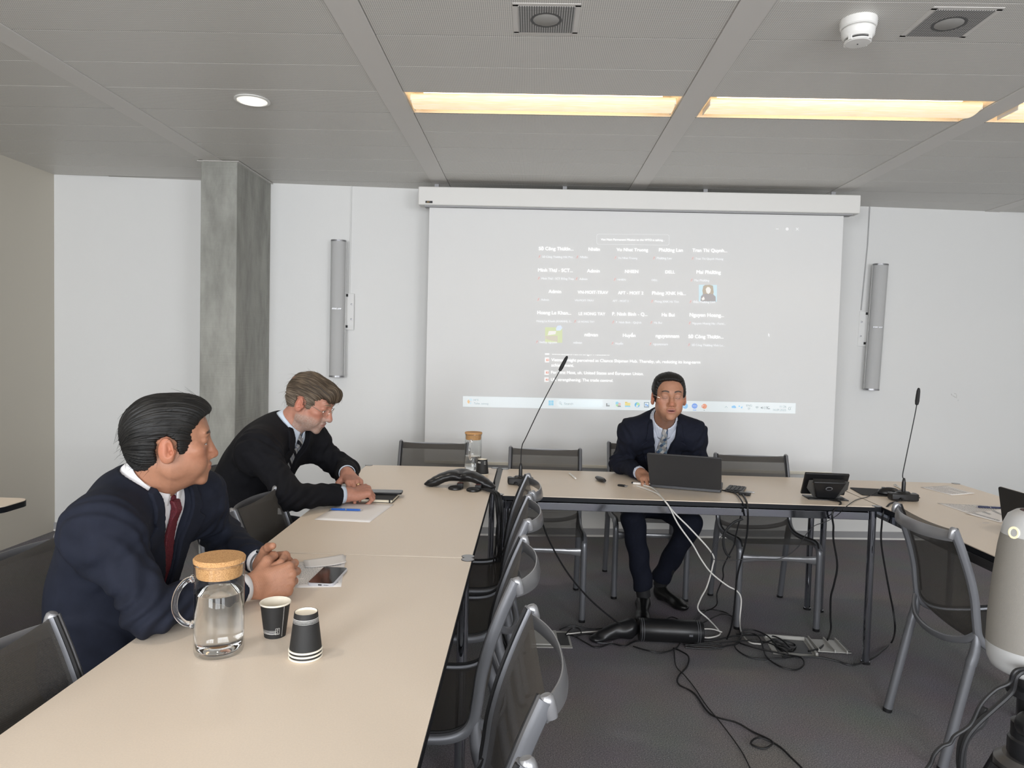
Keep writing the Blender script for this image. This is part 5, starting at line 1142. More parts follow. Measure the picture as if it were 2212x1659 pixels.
# ---- man at the laptop: dark blue suit, check shirt
def typing():
    W=V3(.590,3.730,.782); y=nrm(V3(.22,-.95,-.12)); z=nrm(V3(0,-.1,1)); z=nrm(z-y*(z@y)); x=np.cross(y,z); x=x if x[0]>0 else -x
    R=hand_field(W,[x,y,z],[(30,28,12),(34,30,12),(34,30,12),(30,28,12)],fw=(.565,3.81,.789),wrist_r=.029)
    W2=V3(.905,3.70,.785); y2=nrm(V3(-.25,-.95,-.12)); x2=nrm(np.cross(y2,z)); x2=x2 if x2[0]<0 else -x2
    L=hand_field(W2,[x2,y2,z],[(30,28,12),(34,30,12),(34,30,12),(30,28,12)],fw=(.925,3.785,.79),wrist_r=.029)
    return [R,L]
man3=dict(label='man in a dark blue suit and check tie reading from a laptop',pelvis=(.730,4.24,.56),neck=(.722,3.875,1.055),head=(.717,3.720,1.188),look=(-92,1,0),
 shR=(.566,3.885,.985),shL=(.882,3.885,.985),elR=(.508,3.965,.802),elL=(.940,3.950,.802),s=1.04,jaw=1.03,wrR=(.590,3.730,.782),wrL=(.905,3.70,.785),hunch=.04,vlen=.34,
 legs=[((.63,4.22,.53),(.575,3.86,.50),(.645,3.87,.10)),((.81,4.22,.53),(.885,3.86,.49),(.775,4.06,.10))],toes=[(.61,3.66,0),(.865,3.90,0)],
 skin=(.40,.20,.125),lip=(.33,.12,.10),brow=(.04,.028,.022),mouth=.0045,hands=typing(),suit=M_cloth_navy2,shirt_m=M_shirtc,tie_m=tie_mat('diamond_tie','diamond'),seed=.4,hres=.0015,open=.05,eyeup=-.001,down=1.,tiew=.042,nose=.85,build=.95,
 hair=dict(m=M_hair_b,vol=[((0,-.022,.048),(.082,.097,.080)),((.006,.030,.078),(.073,.062,.046)),((0,-.06,.015),(.070,.055,.075)),((0,.014,.024),(.0790,.056,.064))],
   side=[(.110,.098),(.086,.090),(.062,.078),(.050,.045),(.042,.012),(.030,-.010),(.016,-.006),(.008,.034),(-.022,.040),(-.034,.010),(-.030,-.035),(-.048,-.070),(-.10,-.06),(-.15,-.02),(-.15,.13),(-.02,.19),(.09,.17),(.125,.13)],
   face=((0,.114,.004),(.0575,.062,.086)),amp=.0010,loose=30),
 glasses=(mat('rose_wire',(.60,.42,.33),.25,.9),'half'))
b3,g3,T3_,A3=seated(man3)
# ================================================================== THINGS ON THE TABLES
def jug(x,y,rz,h,rad,level,label,handle=True):
    t=empty('water_jug',(x,y,TZ),rz,label,'jug','glass water jugs with cork lids')
    MB().lathe([(0,.0006),(rad-.008,.0006),(rad-.002,.003),(rad,.010),(rad,h-.004)],n=64,caps=False).build('glass_body',M_thin,t,angle=50)
    MB().lathe([(rad-.0002,h-.004),(rad+.0008,h-.001),(rad-.0006,h+.0008),(rad-.0026,h-.001),(rad-.0022,h-.004),(rad-.0002,h-.004)],n=64,caps=False).build('glass_rim',M_glass,t,angle=50)
    MB().lathe([(0,.006),(rad-.010,.007),(rad-.0040,.014),(rad-.0022,.022),(rad-.0022,level-.0015),(rad-.0028,level-.0004),(rad-.006,level),(0,level)],n=64,caps=False).build('water',M_water,t,angle=50)
    MB().lathe([(0,h-.030),(rad-.006,h-.030),(rad-.0045,h-.026),(rad-.0032,h-.001),(rad+.0012,h+.0015),(rad+.002,h+.0085),(rad-.0005,h+.0115),(0,h+.0115)],n=64,caps=False).build('cork_lid',M_cork,t,angle=50)
    if handle:
        P=smooth_path([(-rad-.001,0,h-.033),(-rad-.016,0,h-.038),(-rad-.031,0,h-.058),(-rad-.037,0,h-.085),(-rad-.033,0,h-.108),(-rad-.018,0,h-.127),(-rad-.001,0,h-.132)],6)
        hd=MB().tube(P,.0062,16).build('handle',M_glass,t)
        for z in (h-.033,h-.132): MB().lathe([(0,-.006),(.007,-.005),(.0095,0),(.007,.004),(0,.005)],(-rad-.002,0,z),20,rotm(0,math.pi/2,0)).build('handle_joint',M_glass,hd)
    return t
jug(*atz(473,1408,.74)[:2],.35,.197,.0510,.134,'big glass water jug with cork lid and glass handle on the near table')
jug(-.313,3.905,1.4,.205,.0465,.085,'smaller-looking glass water jug with cork lid at the far end of the left table')
def cup_mesh(t,z0=0,flip=False,inner=True,stripes='low',marks=True,hh=.088,rt=.0385,rb=.0275):
    Z=lambda z: z0+(hh-z if flip else z)
    def R_(z): return rb+(rt-rb)*z/hh
    b_=MB().lathe([(R_(0),Z(0)),(R_(hh-.003),Z(hh-.003))],n=56,caps=False).build('cup_wall',mat('black_paper_cup',(.016,.016,.016),.6,bump=.1,bscale=300),t)
    rm=MB().lathe([(R_(hh)-.0015,Z(hh-.004)),(R_(hh)+.0012,Z(hh-.0035)),(R_(hh)+.0022,Z(hh-.001)),(R_(hh)+.0005,Z(hh+.0006)),(R_(hh)-.0015,Z(hh-.0015))],n=56,caps=False).build('rolled_rim',M_cream,t)
    w=MB().lathe([(R_(hh)-.0012,Z(hh-.002)),(R_(.006)-.0012,Z(.006)),(0,Z(.006))],n=56,caps=False); w.build('cup_inside',M_cream,t)
    if flip: MB().lathe([(R_(0)-.0012,Z(.0002)),(R_(0)-.0018,Z(.0048)),(0,Z(.0048))],n=48,caps=False).build('cup_base',M_cream,t)
    w=MB()
    a0,a1=(-2.1,-.25) if stripes=='low' and not flip else (-math.pi,math.pi)
    for k_ in range(4):
        z=.0125+k_*.0030; th=.0011-.0002*k_
        w.lathe([(R_(z)+.0004,Z(z)),(R_(z+th)+.0004,Z(z+th))],n=48,caps=False,a0=a0-.5*(not flip),a1=a1-.9*(not flip))
    if marks: w.build('white_stripes',M_white,b_,flat=True)
    return b_
def cup_logo(par,a,z,s=1.,flip=False,hh=.088,rt=.0385,rb=.0275):
    w=MB(); R_=lambda z_: rb+(rt-rb)*z_/hh+.0006
    def seg(p,q,th=.0006):
        (x0,y0),(x1,y1)=p,q; n=np.array([-(y1-y0),x1-x0]); n=n/np.linalg.norm(n)*th/2; vs=[]
        for X_,Y_ in ((x0+n[0],y0+n[1]),(x1+n[0],y1+n[1]),(x1-n[0],y1-n[1]),(x0-n[0],y0-n[1])):
            zz=z+Y_; r_=R_(zz); vs.append((r_*math.cos(a+X_/r_),r_*math.sin(a+X_/r_),hh-zz if flip else zz))
        w.add(vs,[(0,1,2,3)])
    for q in (((-.005,-.008),(.005,-.008)),((.005,-.008),(.005,.008)),((.005,.008),(-.005,.008)),((-.005,.008),(-.005,-.008)),((-.002,-.005),(.001,-.002)),((.001,-.002),(-.002,.001)),((-.002,.001),(.002,.004)),((.002,.004),(0,.006)),((0,.006),(-.002,.004)),((-.003,-.0062),(.003,-.0062))): seg(*q)
    w.build('cup_logo',M_white,par,flat=True)
t=empty('paper_cup',(*atz(594,1372,TZ)[:2],TZ),0,'black paper cup standing upright beside the big jug','cup','black paper cups'); t.scale=(.86,.86,.89); b_=cup_mesh(t); cup_logo(b_,-1.02,.020)
w=MB()
for a in (-.62,-.585): w.lathe([(.0275+.011*z/.088+.0005,z) for z in (.004,.03,.06,.084)],n=2,caps=False,a0=a,a1=a+.012)
w.build('seam_line',M_white,b_,flat=True)
st=[('black paper cup turned upside down on top of the nested stack on the near table',0.0165,True),('middle black cup of the upside-down nested stack on the near table',.0082,False),('lowest black cup of the upside-down nested stack on the near table',0,False)]
for lab,z0,top in st:
    t=empty('paper_cup',(*atz(660,1418,TZ)[:2],TZ+.0008),.4,lab,'cup','black paper cups'); t.scale=(.88,.88,.92); t.location.z+=z0; b_=cup_mesh(t,0,True,marks=top)
t=empty('paper_cup',(-.2545,3.815,TZ+.0006),0,'black paper cup upside down beside the far jug','cup','black paper cups'); b_=cup_mesh(t,0,True,marks=False,hh=.080,rt=.036,rb=.0265); cup_logo(b_,-1.0,.017,flip=True,hh=.080,rt=.036,rb=.0265)
w=MB()
for k_ in range(3): w.lathe([(.0265+.0095*z/.08+.0005,.08-z) for z in (.011+.003*k_,.0125+.003*k_)],n=10,caps=False,a0=-2.5,a1=-1.85)
w.build('white_stripes',M_white,b_,flat=True)
# ---- phones, papers, pens, notebook
def flat_box(name,lab,cat,x,y,rz,w_,l_,h_,m,r=.008,group=None,z=TZ):
    t=empty(name,(x,y,z),rz,lab,cat,group); return t
def phone(x,y,rz,z,lab,mb,case,w_=.074,l_=.150,h_=.0085):
    t=empty('smartphone',(x,y,z),rz,lab,'phone')
    MB().prism(rrect(w_,l_,.012,6),.0004,h_).build('case',case,t,bevel=.002,seg=3)
    MB().prism(rrect(w_-.004,l_-.004,.010,6),h_-.0002,h_+.0005).build('screen',mb,t)
    q=MB(); q.box((0,-l_/2-.0001,h_*.5),(.010,.0012,.0032)); q.build('charging_port',M_black,t)
    q=MB()
    for k_ in range(5): q.lathe([(0,0),(.0009,0),(.0009,.001),(0,.001)],(.012+k_*.0027,-l_/2-.0002,h_*.5),8,rotm(math.pi/2,0,0))
    q.build('speaker_holes',M_black,t); return t
M_glassblk=mat('black_screen_glass',(.006,.004,.004),.06,spec=.6)
phone(-.568,1.996,-.02,TZ+.0009,'smartphone with black screen in a pale case, by the clasped hands',M_glassblk,mat('pale_case',(.55,.56,.60),.35))
def sheet(cs,lab,group,lines=0,z=TZ+.0006,curl=0.,seed=1,lw=None,m=None,name='paper_sheet',grid=False,n=8):
    c=np.array(cs,float); ce=c.mean(0); t=empty(name,(ce[0],ce[1],z),0,lab,'paper',group); L=c-ce
    def fn(u,v):
        p=L[0]*(1-u)*(1-v)+L[1]*u*(1-v)+L[2]*u*v+L[3]*(1-u)*v; return (p[0],p[1],.0003+curl*(u**3*v**2*1.+.25*(1-u)**3))
    MB().grid(fn,n,n).build('sheet',m or M_paper,t,solid=.0004)
    if lines:
        rnd=random.Random(seed); w=MB()
        for k_ in range(lines):
            v0=.09+.82*k_/lines; u0=.08+(.0 if rnd.random()<.8 else .1); u1=.92 if rnd.random()<.7 else rnd.uniform(.4,.85); u=u0
            while u<u1:
                du=rnd.uniform(.02,.07); ue=min(u+du,u1); hh=.28/lines
                q=[fn(u,v0),fn(ue,v0),fn(ue,v0+hh),fn(u,v0+hh)]; w.add([(a,b_,c_+.0006) for a,b_,c_ in q],[(0,1,2,3)]); u=ue+.012
        w.build('printed_lines',M_ink,t,flat=True)
    return t
P=lambda x,y: atz(x,y,TZ)[:2]
sheet([P(637,1216),P(748,1200),P(737,1268),P(638,1270)],'printed sheet lying under the smartphone on the near table','papers on the near table',18,TZ+.0003,seed=2)
sheet([P(655,1213),P(742,1198),P(748,1222),P(660,1228)],'upper loose sheet sticking out above the printed sheet near the smartphone','papers on the near table',0,TZ+.0012,curl=.010,seed=3)
sheet([P(678,1123),P(798,1129),P(851,1090),P(742,1084)],'blank white sheet with a blue pen on it, before the bearded man','papers on the left row',0)
def pen(a,b_,lab,m,tip,r=.0045,z=TZ,cat='pen'):
    a,b_=np.array([*a,0.]),np.array([*b_,0.]); d=b_-a; L=np.linalg.norm(d); t=empty('ballpoint_pen',((a[0]+b_[0])/2,(a[1]+b_[1])/2,z+r+.0008),math.atan2(d[1],d[0]),lab,cat)
    R_=rotm(0,math.pi/2,0)
    MB().lathe([(.0035,-L/2),(r,-L/2+.004),(r,L/2-.022),(.0040,L/2-.012),(0.0035,L/2-.010)],n=16,R=R_).build('barrel',m,t)
    MB().lathe([(.0036,L/2-.010),(.0010,L/2),(0,L/2)],n=12,R=R_).build('tip',tip,t)
    MB().box((-L/2+.024,0,r+.001),(.038,.0028,.0012)).build('clip',tip,t); MB().lathe([(0,-L/2-.007),(.0025,-L/2-.007),(.0025,-L/2),(0,-L/2)],n=12,R=R_).build('button',tip,t)
    MB().lathe([(r+.0003,-.006),(r+.0003,-.003)],n=16,R=R_,caps=False).build('ring',M_alud,t)
    return t
pen(P(716,1103),P(784,1105),'blue ballpoint pen on the blank sheet',M_blue,M_alud,z=TZ+.001)
t=empty('notebook',(-.690,3.090,TZ),-.02,'closed black notebook with elastic under the bearded man\'s fist','notebook')
MB().box((0,0,.0010),(.215,.150,.0018)).build('cover',M_blackm,t,bevel=.0008); MB().box((0,0,.0138),(.215,.150,.0018)).build('cover',M_blackm,t,bevel=.0008)
MB().box((.002,0,.0074),(.205,.144,.0110)).build('pages',mat('cream_pages',(.74,.68,.54),.7),t); MB().box((-.107,0,.0074),(.002,.150,.0146)).build('spine',M_blackm,t,bevel=.0008)
MB().box((.095,0,.0074),(.006,.1515,.0156)).build('elastic_band',M_blackm,t)
phone(-.642,3.150,-1.50,TZ+.0152,'black smartphone lying on the notebook under the fist',mat('dark_screen',(.03,.03,.032),.15),M_black)
# ---- conference phone
t=empty('conference_phone',(-.330,3.455,TZ),0,'black three-armed conference phone on the left row','conference phone')
F=Field(); F.u(f_ell((0,0,.046),(.062,.056,.020)),.01)
for an_ in (194,-22,92):
    c_,s_=math.cos(math.radians(an_)),math.sin(math.radians(an_)); Ra=np.array([[c_,s_,0],[-s_,c_,0],[0,0,1]])
    for r_,z_,w_,h_ in ((.045,.056,.050,.022),(.080,.048,.042,.018),(.108,.037,.036,.016),(.132,.024,.029,.013),(.150,.012,.022,.010)): F.u(f_ell((r_*c_,r_*s_,z_),(.034,w_,h_),Ra),.022)
F.i(lambda P_: .0005-P_[:,2],.002)
b_=mesh_from([polygonize(F,(-.20,-.20,-.01),(.20,.20,.09),.0035)],'body',M_black,t); b_.location=(0,0,0)
MB().lathe([(.030,.0690),(.044,.0705),(.047,.0660)],n=40,caps=False).build('speaker_ring',mat('grille_black',(.02,.02,.02),.5),t)
MB().lathe([(0,.0725),(.030,.0712),(.043,.0690)],n=40,caps=False).build('speaker_grille',mat('grille_black',(.02,.02,.02),.5),t)
w=MB(); aK=.35+math.pi*2/3*1.5
for i in range(3):
    for j in range(4): w.box((-.092+i*.012,-.012+j*.010+.02-i*.003,.050+i*.0042),(.009,.007,.006))
w.build('keypad',mat('keypad_grey',(.10,.10,.10),.5),t)
for ang in (3.386,-.384,1.606):
    MB().lathe([(0,.0),(.012,.0),(.013,.012),(0,.02)],(.150*math.cos(ang),.150*math.sin(ang),0),16).build('foot',M_black,t)
for (x,y,l_) in ((-.352,3.365,'left black extension microphone puck before the conference phone'),(-.262,3.335,'right black extension microphone puck before the conference phone')):
    t=empty('microphone_puck',(x,y,TZ),-.1,l_,'microphone','extension microphone pucks')
    MB().lathe([(0,0),(.030,0),(.034,.004),(.033,.009),(.024,.015),(.010,.017),(0,.017)],n=36).build('base',M_black,t)
    MB().box((.020,.025,.014),(.030,.022,.026)).build('control_box',M_black,t,bevel=.003)
    w=MB()
    for k_ in range(3): w.box((.010+k_*.009,.025,.028),(.006,.008,.002))
    w.build('buttons',mat('dim_red',(.12,.02,.02),.4),t)
# ---- gooseneck microphones
def gooseneck(x,y,path,lab,rz=0.):
    t=empty('gooseneck_microphone',(x,y,TZ),rz,lab,'microphone','gooseneck microphones')
    poly=[(-.030,-.035),(.030,-.035),(.062,-.028),(.066,.018),(.048,.026),(.040,.012),(.022,.040),(-.022,.040),(-.040,.012),(-.048,.026),(-.066,.018),(-.062,-.028)]
    w=MB(); w.prism([(a,b_) for a,b_ in poly],.002,.036); w.build('base',M_black,t,bevel=.006,seg=3)
    MB().lathe([(.028,.034),(.020,.043),(.0,.045)],n=28,sx=1.3).build('base_dome',M_black,t)
    MB().lathe([(.0095,.030),(.0090,.085),(.0055,.105),(.0030,.108)],n=20).build('neck_socket',M_black,t)
    P=smooth_path([(0,0,.100)]+[(a-x,b_-y,c_-TZ) for a,b_,c_ in path],6); P=[np.array(p) for p in P]; n=len(P)
    MB().tube(P[:-4],.0024,10).build('gooseneck',M_black,t)
    d=nrm(P[-1]-P[-5]); e=P[-5]
    MB().tube([e,e+d*.004,e+d*.02,e+d*.045,e+d*.068,e+d*.080,e+d*.084],[.003,.0075,.0095,.0090,.0080,.0055,.001],16).build('capsule_foam',M_blackm,t)
    MB().lathe([(.0075,-.02),(.0075,.0),(.005,.012)],(-.022,-.045,.012),14,rotm(math.pi/2,0,.2)).build('plug',M_black,t)
    return t
gooseneck(-.043,3.545,[(-.040,3.54,.93),(-.018,3.53,.985),(.045,3.51,1.13),(.10,3.50,1.245),(.128,3.50,1.300),(.150,3.50,1.345)],'gooseneck microphone on the far table, leaning right before the screen')
gooseneck(1.800,3.440,[(1.797,3.45,.86),(1.806,3.45,.93),(1.825,3.45,1.06),(1.838,3.45,1.15),(1.843,3.45,1.19),(1.845,3.45,1.215)],'gooseneck microphone upright on the right-hand table',-.1)
# ---- small things on the far table
pen(P(1243,1036),P(1229,1024),'short white pen lying behind the inner row, left of the clicker',M_white,M_white,r=.005)
t=empty('presentation_clicker',(.374,3.700,TZ),.26,'black presentation clicker on the far table','clicker')
w=MB(); vs=[];fs=[]; K=16; st_=[(-.058,.006,.006),(-.050,.013,.010),(-.02,.019,.013),(.02,.018,.012),(.05,.013,.010),(.060,.005,.006)]
MB().tube([(0,a,.012) for a,_,_ in st_],[b_ for _,b_,_ in st_],16,flat=.62,up=(0,0,1)).build('body',M_black,t)
MB().box((0,-.03,.0215),(.014,.016,.002)).build('buttons',mat('keypad_grey',(.10,.10,.10),.5),t,bevel=.001)
t=empty('usb_stick',(.468,3.572,TZ),-.55,'small black memory stick with metal plug on the far table','memory stick')
MB().box((0,0,.0055),(.038,.016,.009)).build('body',M_black,t,bevel=.002); MB().box((.025,0,.0055),(.014,.012,.0045)).build('plug',M_alud,t)
# ---- laptop of the speaker
A_=np.array([.608,3.568]); B_=np.array([.940,3.468]); dx_=B_-A_; Lw=np.linalg.norm(dx_); rz=math.atan2(dx_[1],dx_[0])
t=empty('laptop',((A_+B_)[0]/2,(A_+B_)[1]/2,TZ),rz,'open dark grey laptop in front of the man at the screen','laptop')
M_lap=mat('graphite_lid',(.055,.056,.060),.42,.4,bump=.03,bscale=700)
MB().prism(rrect(Lw,.232,.010,5,0,.118),.003,.0165).build('base',M_lap,t,bevel=.0015)
kb=MB().prism(rrect(Lw-.03,.105,.004,3,0,.095),.0166,.0170).build('keyboard',M_black,t)
w=MB()
for r_ in range(6):
    for k_ in range(15): w.box((-.145+k_*.0206,.052+r_*.0172,.0180),(.0172,.0142,.0016))
w.build('keys',M_blackm,kb)
MB().prism(rrect(.11,.065,.004,3,-.02,.188),.0166,.0169).build('touchpad',mat('touchpad_grey',(.08,.08,.085),.4),t)
th=math.radians(41); Rl=rotm(th,0,0); lid=[]
MB().prism(rrect(Lw,.232,.010,5,0,.116),-.0035,.0035,(rotm(math.pi/2,0,0),np.zeros(3))).build('lid',M_lap,t,loc=(0,.002,.019),rot=(th,0,0),bevel=.0015)
MB().prism(rrect(Lw-.012,.208,.004,3,0,.116),-.0042,-.0036,(rotm(math.pi/2,0,0),np.zeros(3))).build('screen',mat('laptop_screen',(.2,.22,.25),.3,emit=(.75,.85,1),es=.5),t,loc=(0,.002,.019),rot=(th,0,0))
w=MB()
for y_ in (.05,.072): w.box((-Lw/2-.016,y_,.0098),(.032,.012,.0075))
w.build('plugs',M_cablew,t,bevel=.002)
# adapters left of the laptop
t=empty('video_adapter',(.560,3.640,TZ),-.25,'white video adapter plugged in at the laptop\'s left side','adapter')
MB().box((0,0,.006),(.05,.020,.010)).build('body',M_cablew,t,bevel=.003); MB().box((.032,0,.006),(.016,.012,.006)).build('plug',M_alud,t); MB().box((-.012,.018,.005),(.045,.012,.008)).build('cable_plug',M_black,t,bevel=.002)
# keypad right of the laptop
t=empty('numeric_keypad',(1.035,3.560,TZ),-.42,'black numeric keypad right of the laptop','keypad')
MB().prism(rrect(.085,.150,.006,4),.002,.012).build('body',M_black,t,bevel=.002)
w=MB()
for i in range(4):
    for j in range(6): w.box((-.028+i*.0187,-.056+j*.0215,.0138),(.0155,.0175,.0036))
w.build('keys',mat('key_black',(.025,.025,.027),.45),t,bevel=.0015)
t=empty('wireless_dongle',(1.085,3.505,TZ),-.3,'small clear-cased dongle beside the keypad','dongle')
MB().box((0,0,.005),(.03,.014,.008)).build('body',mat('smoke_plastic',(.35,.35,.34),.2),t,bevel=.002); MB().box((.02,0,.005),(.012,.010,.004)).build('plug',M_alud,t)
t=empty('cable_splitter',(1.045,3.440,TZ),-.5,'small black cable box at the table edge right of the laptop','adapter')
MB().box((0,0,.008),(.055,.028,.014)).build('body',M_black,t,bevel=.003)
for a in (-.015,.012): MB().tube([(a,-.014,.008),(a+.002,-.026,.007)],.0035,8).build('cable_boot',M_black,t)
# ---- tablet stand seen from behind
t=empty('desk_tablet',(1.425,3.430,TZ),-.06,'black touch panel on a desk stand, seen from behind','touch panel')
MB().prism(rrect(.185,.105,.004,3,.0,.0),.0004,.004).build('foot_plate',M_black,t)
th=math.radians(-38)
MB().box((0,0,0),(.205,.012,.125)).build('panel_body',M_black,t,loc=(0,.012,.068),rot=(math.radians(28),0,0),bevel=.003)
MB().box((0,.0075,0),(.190,.001,.110)).build('panel_screen',M_glassblk,t,loc=(0,.012,.068),rot=(math.radians(28),0,0))
w=MB(); w.prism([(-.075,.050),(.075,.050),(.045,-.045),(-.045,-.045)],-.012,.022,(rotm(math.pi/2,0,0),np.zeros(3))); w.build('stand_housing',M_black,t,loc=(0,-.018,.052),rot=(math.radians(28),0,0),bevel=.005)
for s in(-1,1): MB().prism([(s*.092,.045),(s*.060,.048),(s*.050,.02),(s*.040,-.05),(s*.055,-.052),(s*.094,.0)],.0,.004,(rotm(math.pi/2,0,0),np.zeros(3))).build('side_wing',mat('grey_wing',(.07,.068,.065),.3),t,loc=(0,-.022,.052),rot=(math.radians(28),0,0))
MB().box((0,-.040,.075),(.15,.002,.0018),rotm(math.radians(28),0,0)).build('edge_line',mat('bronze_edge',(.30,.24,.18),.3,.6),t)
MB().lathe([(.008,0),(.011,.0008),(.008,.002)],(0,-.049,.055),24,rotm(math.radians(90+28),0,0),sx=1.5,caps=False).build('emblem',M_alu,t)
# ---- mouse pad, mouse, pen
mp=[P(1845,1064),P(1981,1076),P(1985,1070),P(1868,1053)]
t=empty('mouse_pad',(1.795,3.615,TZ),-.12,'black mouse pad on the right-hand table','mouse pad'); MB().prism(rrect(.27,.20,.012,5),.0003,.004).build('pad',M_blackm,t,bevel=.001)
t=empty('computer_mouse',(1.795,3.560,TZ+.0042),1.35,'black computer mouse on the mouse pad','mouse')
F=Field().u(f_ell((0,0,.006),(.030,.055,.030)),.01).i(lambda P_: .001-P_[:,2],.003); b_=mesh_from([polygonize(F,(-.05,-.07,-.01),(.05,.07,.05),.003)],'body',M_black,t)
b_.location=(0,0,0); MB().box((0,.030,.0325),(.004,.014,.006)).build('scroll_wheel',mat('keypad_grey',(.10,.10,.10),.5),t,bevel=.001)
pen(P(1932,1050),P(1952,1060),'white pen lying behind the right gooseneck microphone',M_white,M_alud,r=.0045)
# ---- papers on the right-hand table
sheet([P(1988,1053),P(2056,1070),P(2106,1068),P(2048,1050)],'folded printed leaflet at the far end of the right-hand table','papers on the right-hand table',9,curl=.006,seed=5)
sheet([P(2024,1087),P(2110,1116),P(2166,1112),P(2166,1094)],'printed page on the right-hand table under the dark pen','papers on the right-hand table',16,seed=6)
sheet([P(2085,1110),P(2163,1130),P(2175,1112),P(2168,1100)],'folded sheet nearest the camera on the right-hand table','papers on the right-hand table',3,curl=.008,z=TZ+.0014,seed=7)
pen(P(2112,1098),P(2170,1101),'dark blue pen on the printed page, right-hand table',mat('navy_pen',(.01,.015,.06),.25),M_alud,z=TZ+.002)
t=empty('table_tag',(P(2130,1130)[0],P(2130,1130)[1],TZ+.0003),.05,'tiny printed tag stuck on the right-hand table','tag'); MB().box((0,0,.0002),(.028,.007,.0004)).build('tag_plate',M_paper,t)
w=MB()
for k_ in range(6): w.box((-.010+k_*.004,0,.0005),(.0026,.0035,.0002))
w.build('tag_print',M_ink,t,flat=True)
# ---- second laptop at the right edge
t=empty('laptop',(1.962,2.80,TZ),-R90,'open black laptop at the right picture edge','laptop')
MB().prism(rrect(.33,.18,.010,5,0,.095),.003,.012).build('base',M_black,t,bevel=.0015)
MB().prism(rrect(.33,.152,.010,5,0,.076),-.004,.004,(rotm(math.pi/2,0,0),np.zeros(3))).build('lid',M_blackm,t,loc=(0,.002,.012),rot=(math.radians(10),0,0),bevel=.002)
MB().prism(rrect(.326,.148,.008,5,0,.077),-.0062,-.0041,(rotm(math.pi/2,0,0),np.zeros(3))).build('screen_bezel',mat('cream_bezel',(.62,.52,.38),.4),t,loc=(0,.002,.012),rot=(math.radians(10),0,0))
# ================================================================== FLOOR: sockets, cable box, cords
def floor_box(x,y,rz,lab,open_=True):
    t=empty('floor_socket_box',(x,y,0),rz,lab,'floor socket','aluminium floor socket boxes')
    Mg=mat('floor_metal',(.48,.47,.44),.45,.2)
    MB().box((0,0,.0015),(.20,.20,.003)).build('frame',Mg,t); MB().box((.055,0,.0035),(.07,.15,.002)).build('cable_opening',M_black,t)
    l=MB().box((0,0,.0),(.13,.17,.006)); 
    l.build('lid',Mg,t,loc=(-.03,0,.010),bevel=.001)
    return t
floor_box(.125,3.43,.05,'aluminium floor socket box by the left end of the far table')
t=empty('floor_socket_box',(1.30,3.45,0),-.1,'open aluminium floor socket box under the right end of the far table','floor socket','aluminium floor socket boxes')
Mg=mat('floor_metal',(.48,.47,.44),.45,.2)
MB().box((0,0,.0012),(.21,.21,.0024)).build('frame',Mg,t); MB().box((.0,0,.003),(.16,.16,.0016)).build('cable_opening',M_black,t)
w=MB(); 
for q in ((0,.095,.2,.012),(.095,0,.012,.2)): w.box((q[0],q[1],.009),(q[2],q[3],.016))
w.build('raised_edge',Mg,t,bevel=.001)
MB().box((.185,.02,.010),(.155,.150,.004),rotm(0,0,.05)).build('lid',Mg,t,bevel=.001)
for x in (.112,.185,.240): MB().box((x,.02,.016),(.005,.160,.014),rotm(0,0,.05)).build('lid_rib',Mg,t)
MB().box((.252,.02,.0135),(.02,.13,.004),rotm(0,0,.05)).build('lid_gap',M_black,t)
# black round cable box with a soft pouch at its end
t=empty('cable_box',(.715,3.455,.0),-.02,'long black cylindrical power box lying on the floor under the far table','power box')
Rx=rotm(0,math.pi/2,0)
MB().lathe([(0,-.155),(.052,-.155),(.055,-.150),(.055,.150),(.052,.155),(0,.155)],(0,0,.056),40,Rx).build('body',M_black,t)
for x in (-.145,-.135,.125,.135): MB().lathe([(.0553,x),(.0562,x+.001),(.0553,x+.003)],(0,0,.056),40,Rx,caps=False).build('band',M_alu,t)
w=MB().box((.09,-.052,.056),(.018,.006,.010)); w.build('switch',M_alu,t)
t=empty('cable_pouch',(.455,3.455,.0),.25,'black soft pouch on the floor at the left end of the power box','pouch')
F=Field().u(f_rcone((-.085,0,.030),(.06,.0,.055),.026,.050),.03).u(f_ell((-.10,-.01,.018),(.045,.032,.018)),.02).i(lambda P_: .001-P_[:,2],.003).d(lambda P_: .003*np.sin(P_[:,0]*70+2*np.sin(P_[:,2]*40)))
b_=mesh_from([polygonize(F,(-.17,-.08,-.01),(.14,.08,.13),.004)],'pouch_body',M_black,t); b_.location=(0,0,0)
MB().tube(smooth_path([(-.13,-.03,.012),(-.10,-.045,.010),(-.06,-.048,.008),(-.04,-.046,.012)],5),.0025,6).build('zip',M_alu,t)
def cord(name,lab,pts,r,m,group,cat='cable'):
    P_=smooth_path(pts,7); ce=np.array(P_).mean(0)
    o=MB().tube([p-ce for p in P_],r,8).build(name,m); o.location=ce; return tag(o,lab,cat,group)
def seq(pp,y0,y1,z0,z1):      # pixels of a cord hanging from a table edge to the floor, depth running y0..y1
    out=[]; n=len(pp)
    for i,(a,b_) in enumerate(pp):
        p=aty(a,b_,y0+(y1-y0)*i/(n-1)); out.append((p[0],p[1],max(p[2],.005)))
    return out
fl=lambda pp,z=.006: [ (lambda q:(q[0],q[1],z+.004*((i*7)%3)))(atz(a,b_,z)) for i,(a,b_) in enumerate(pp)]
cr=lambda pp: [(1480+a/3.606,1040+b_/3.606) for a,b_ in pp]
ct=lambda pp: [(1120+a/4.148,1060+b_/4.148) for a,b_ in pp]
G1='black cords hanging from the tables'; G2='white cords hanging from the laptop'; G3='black cords tangled on the floor'
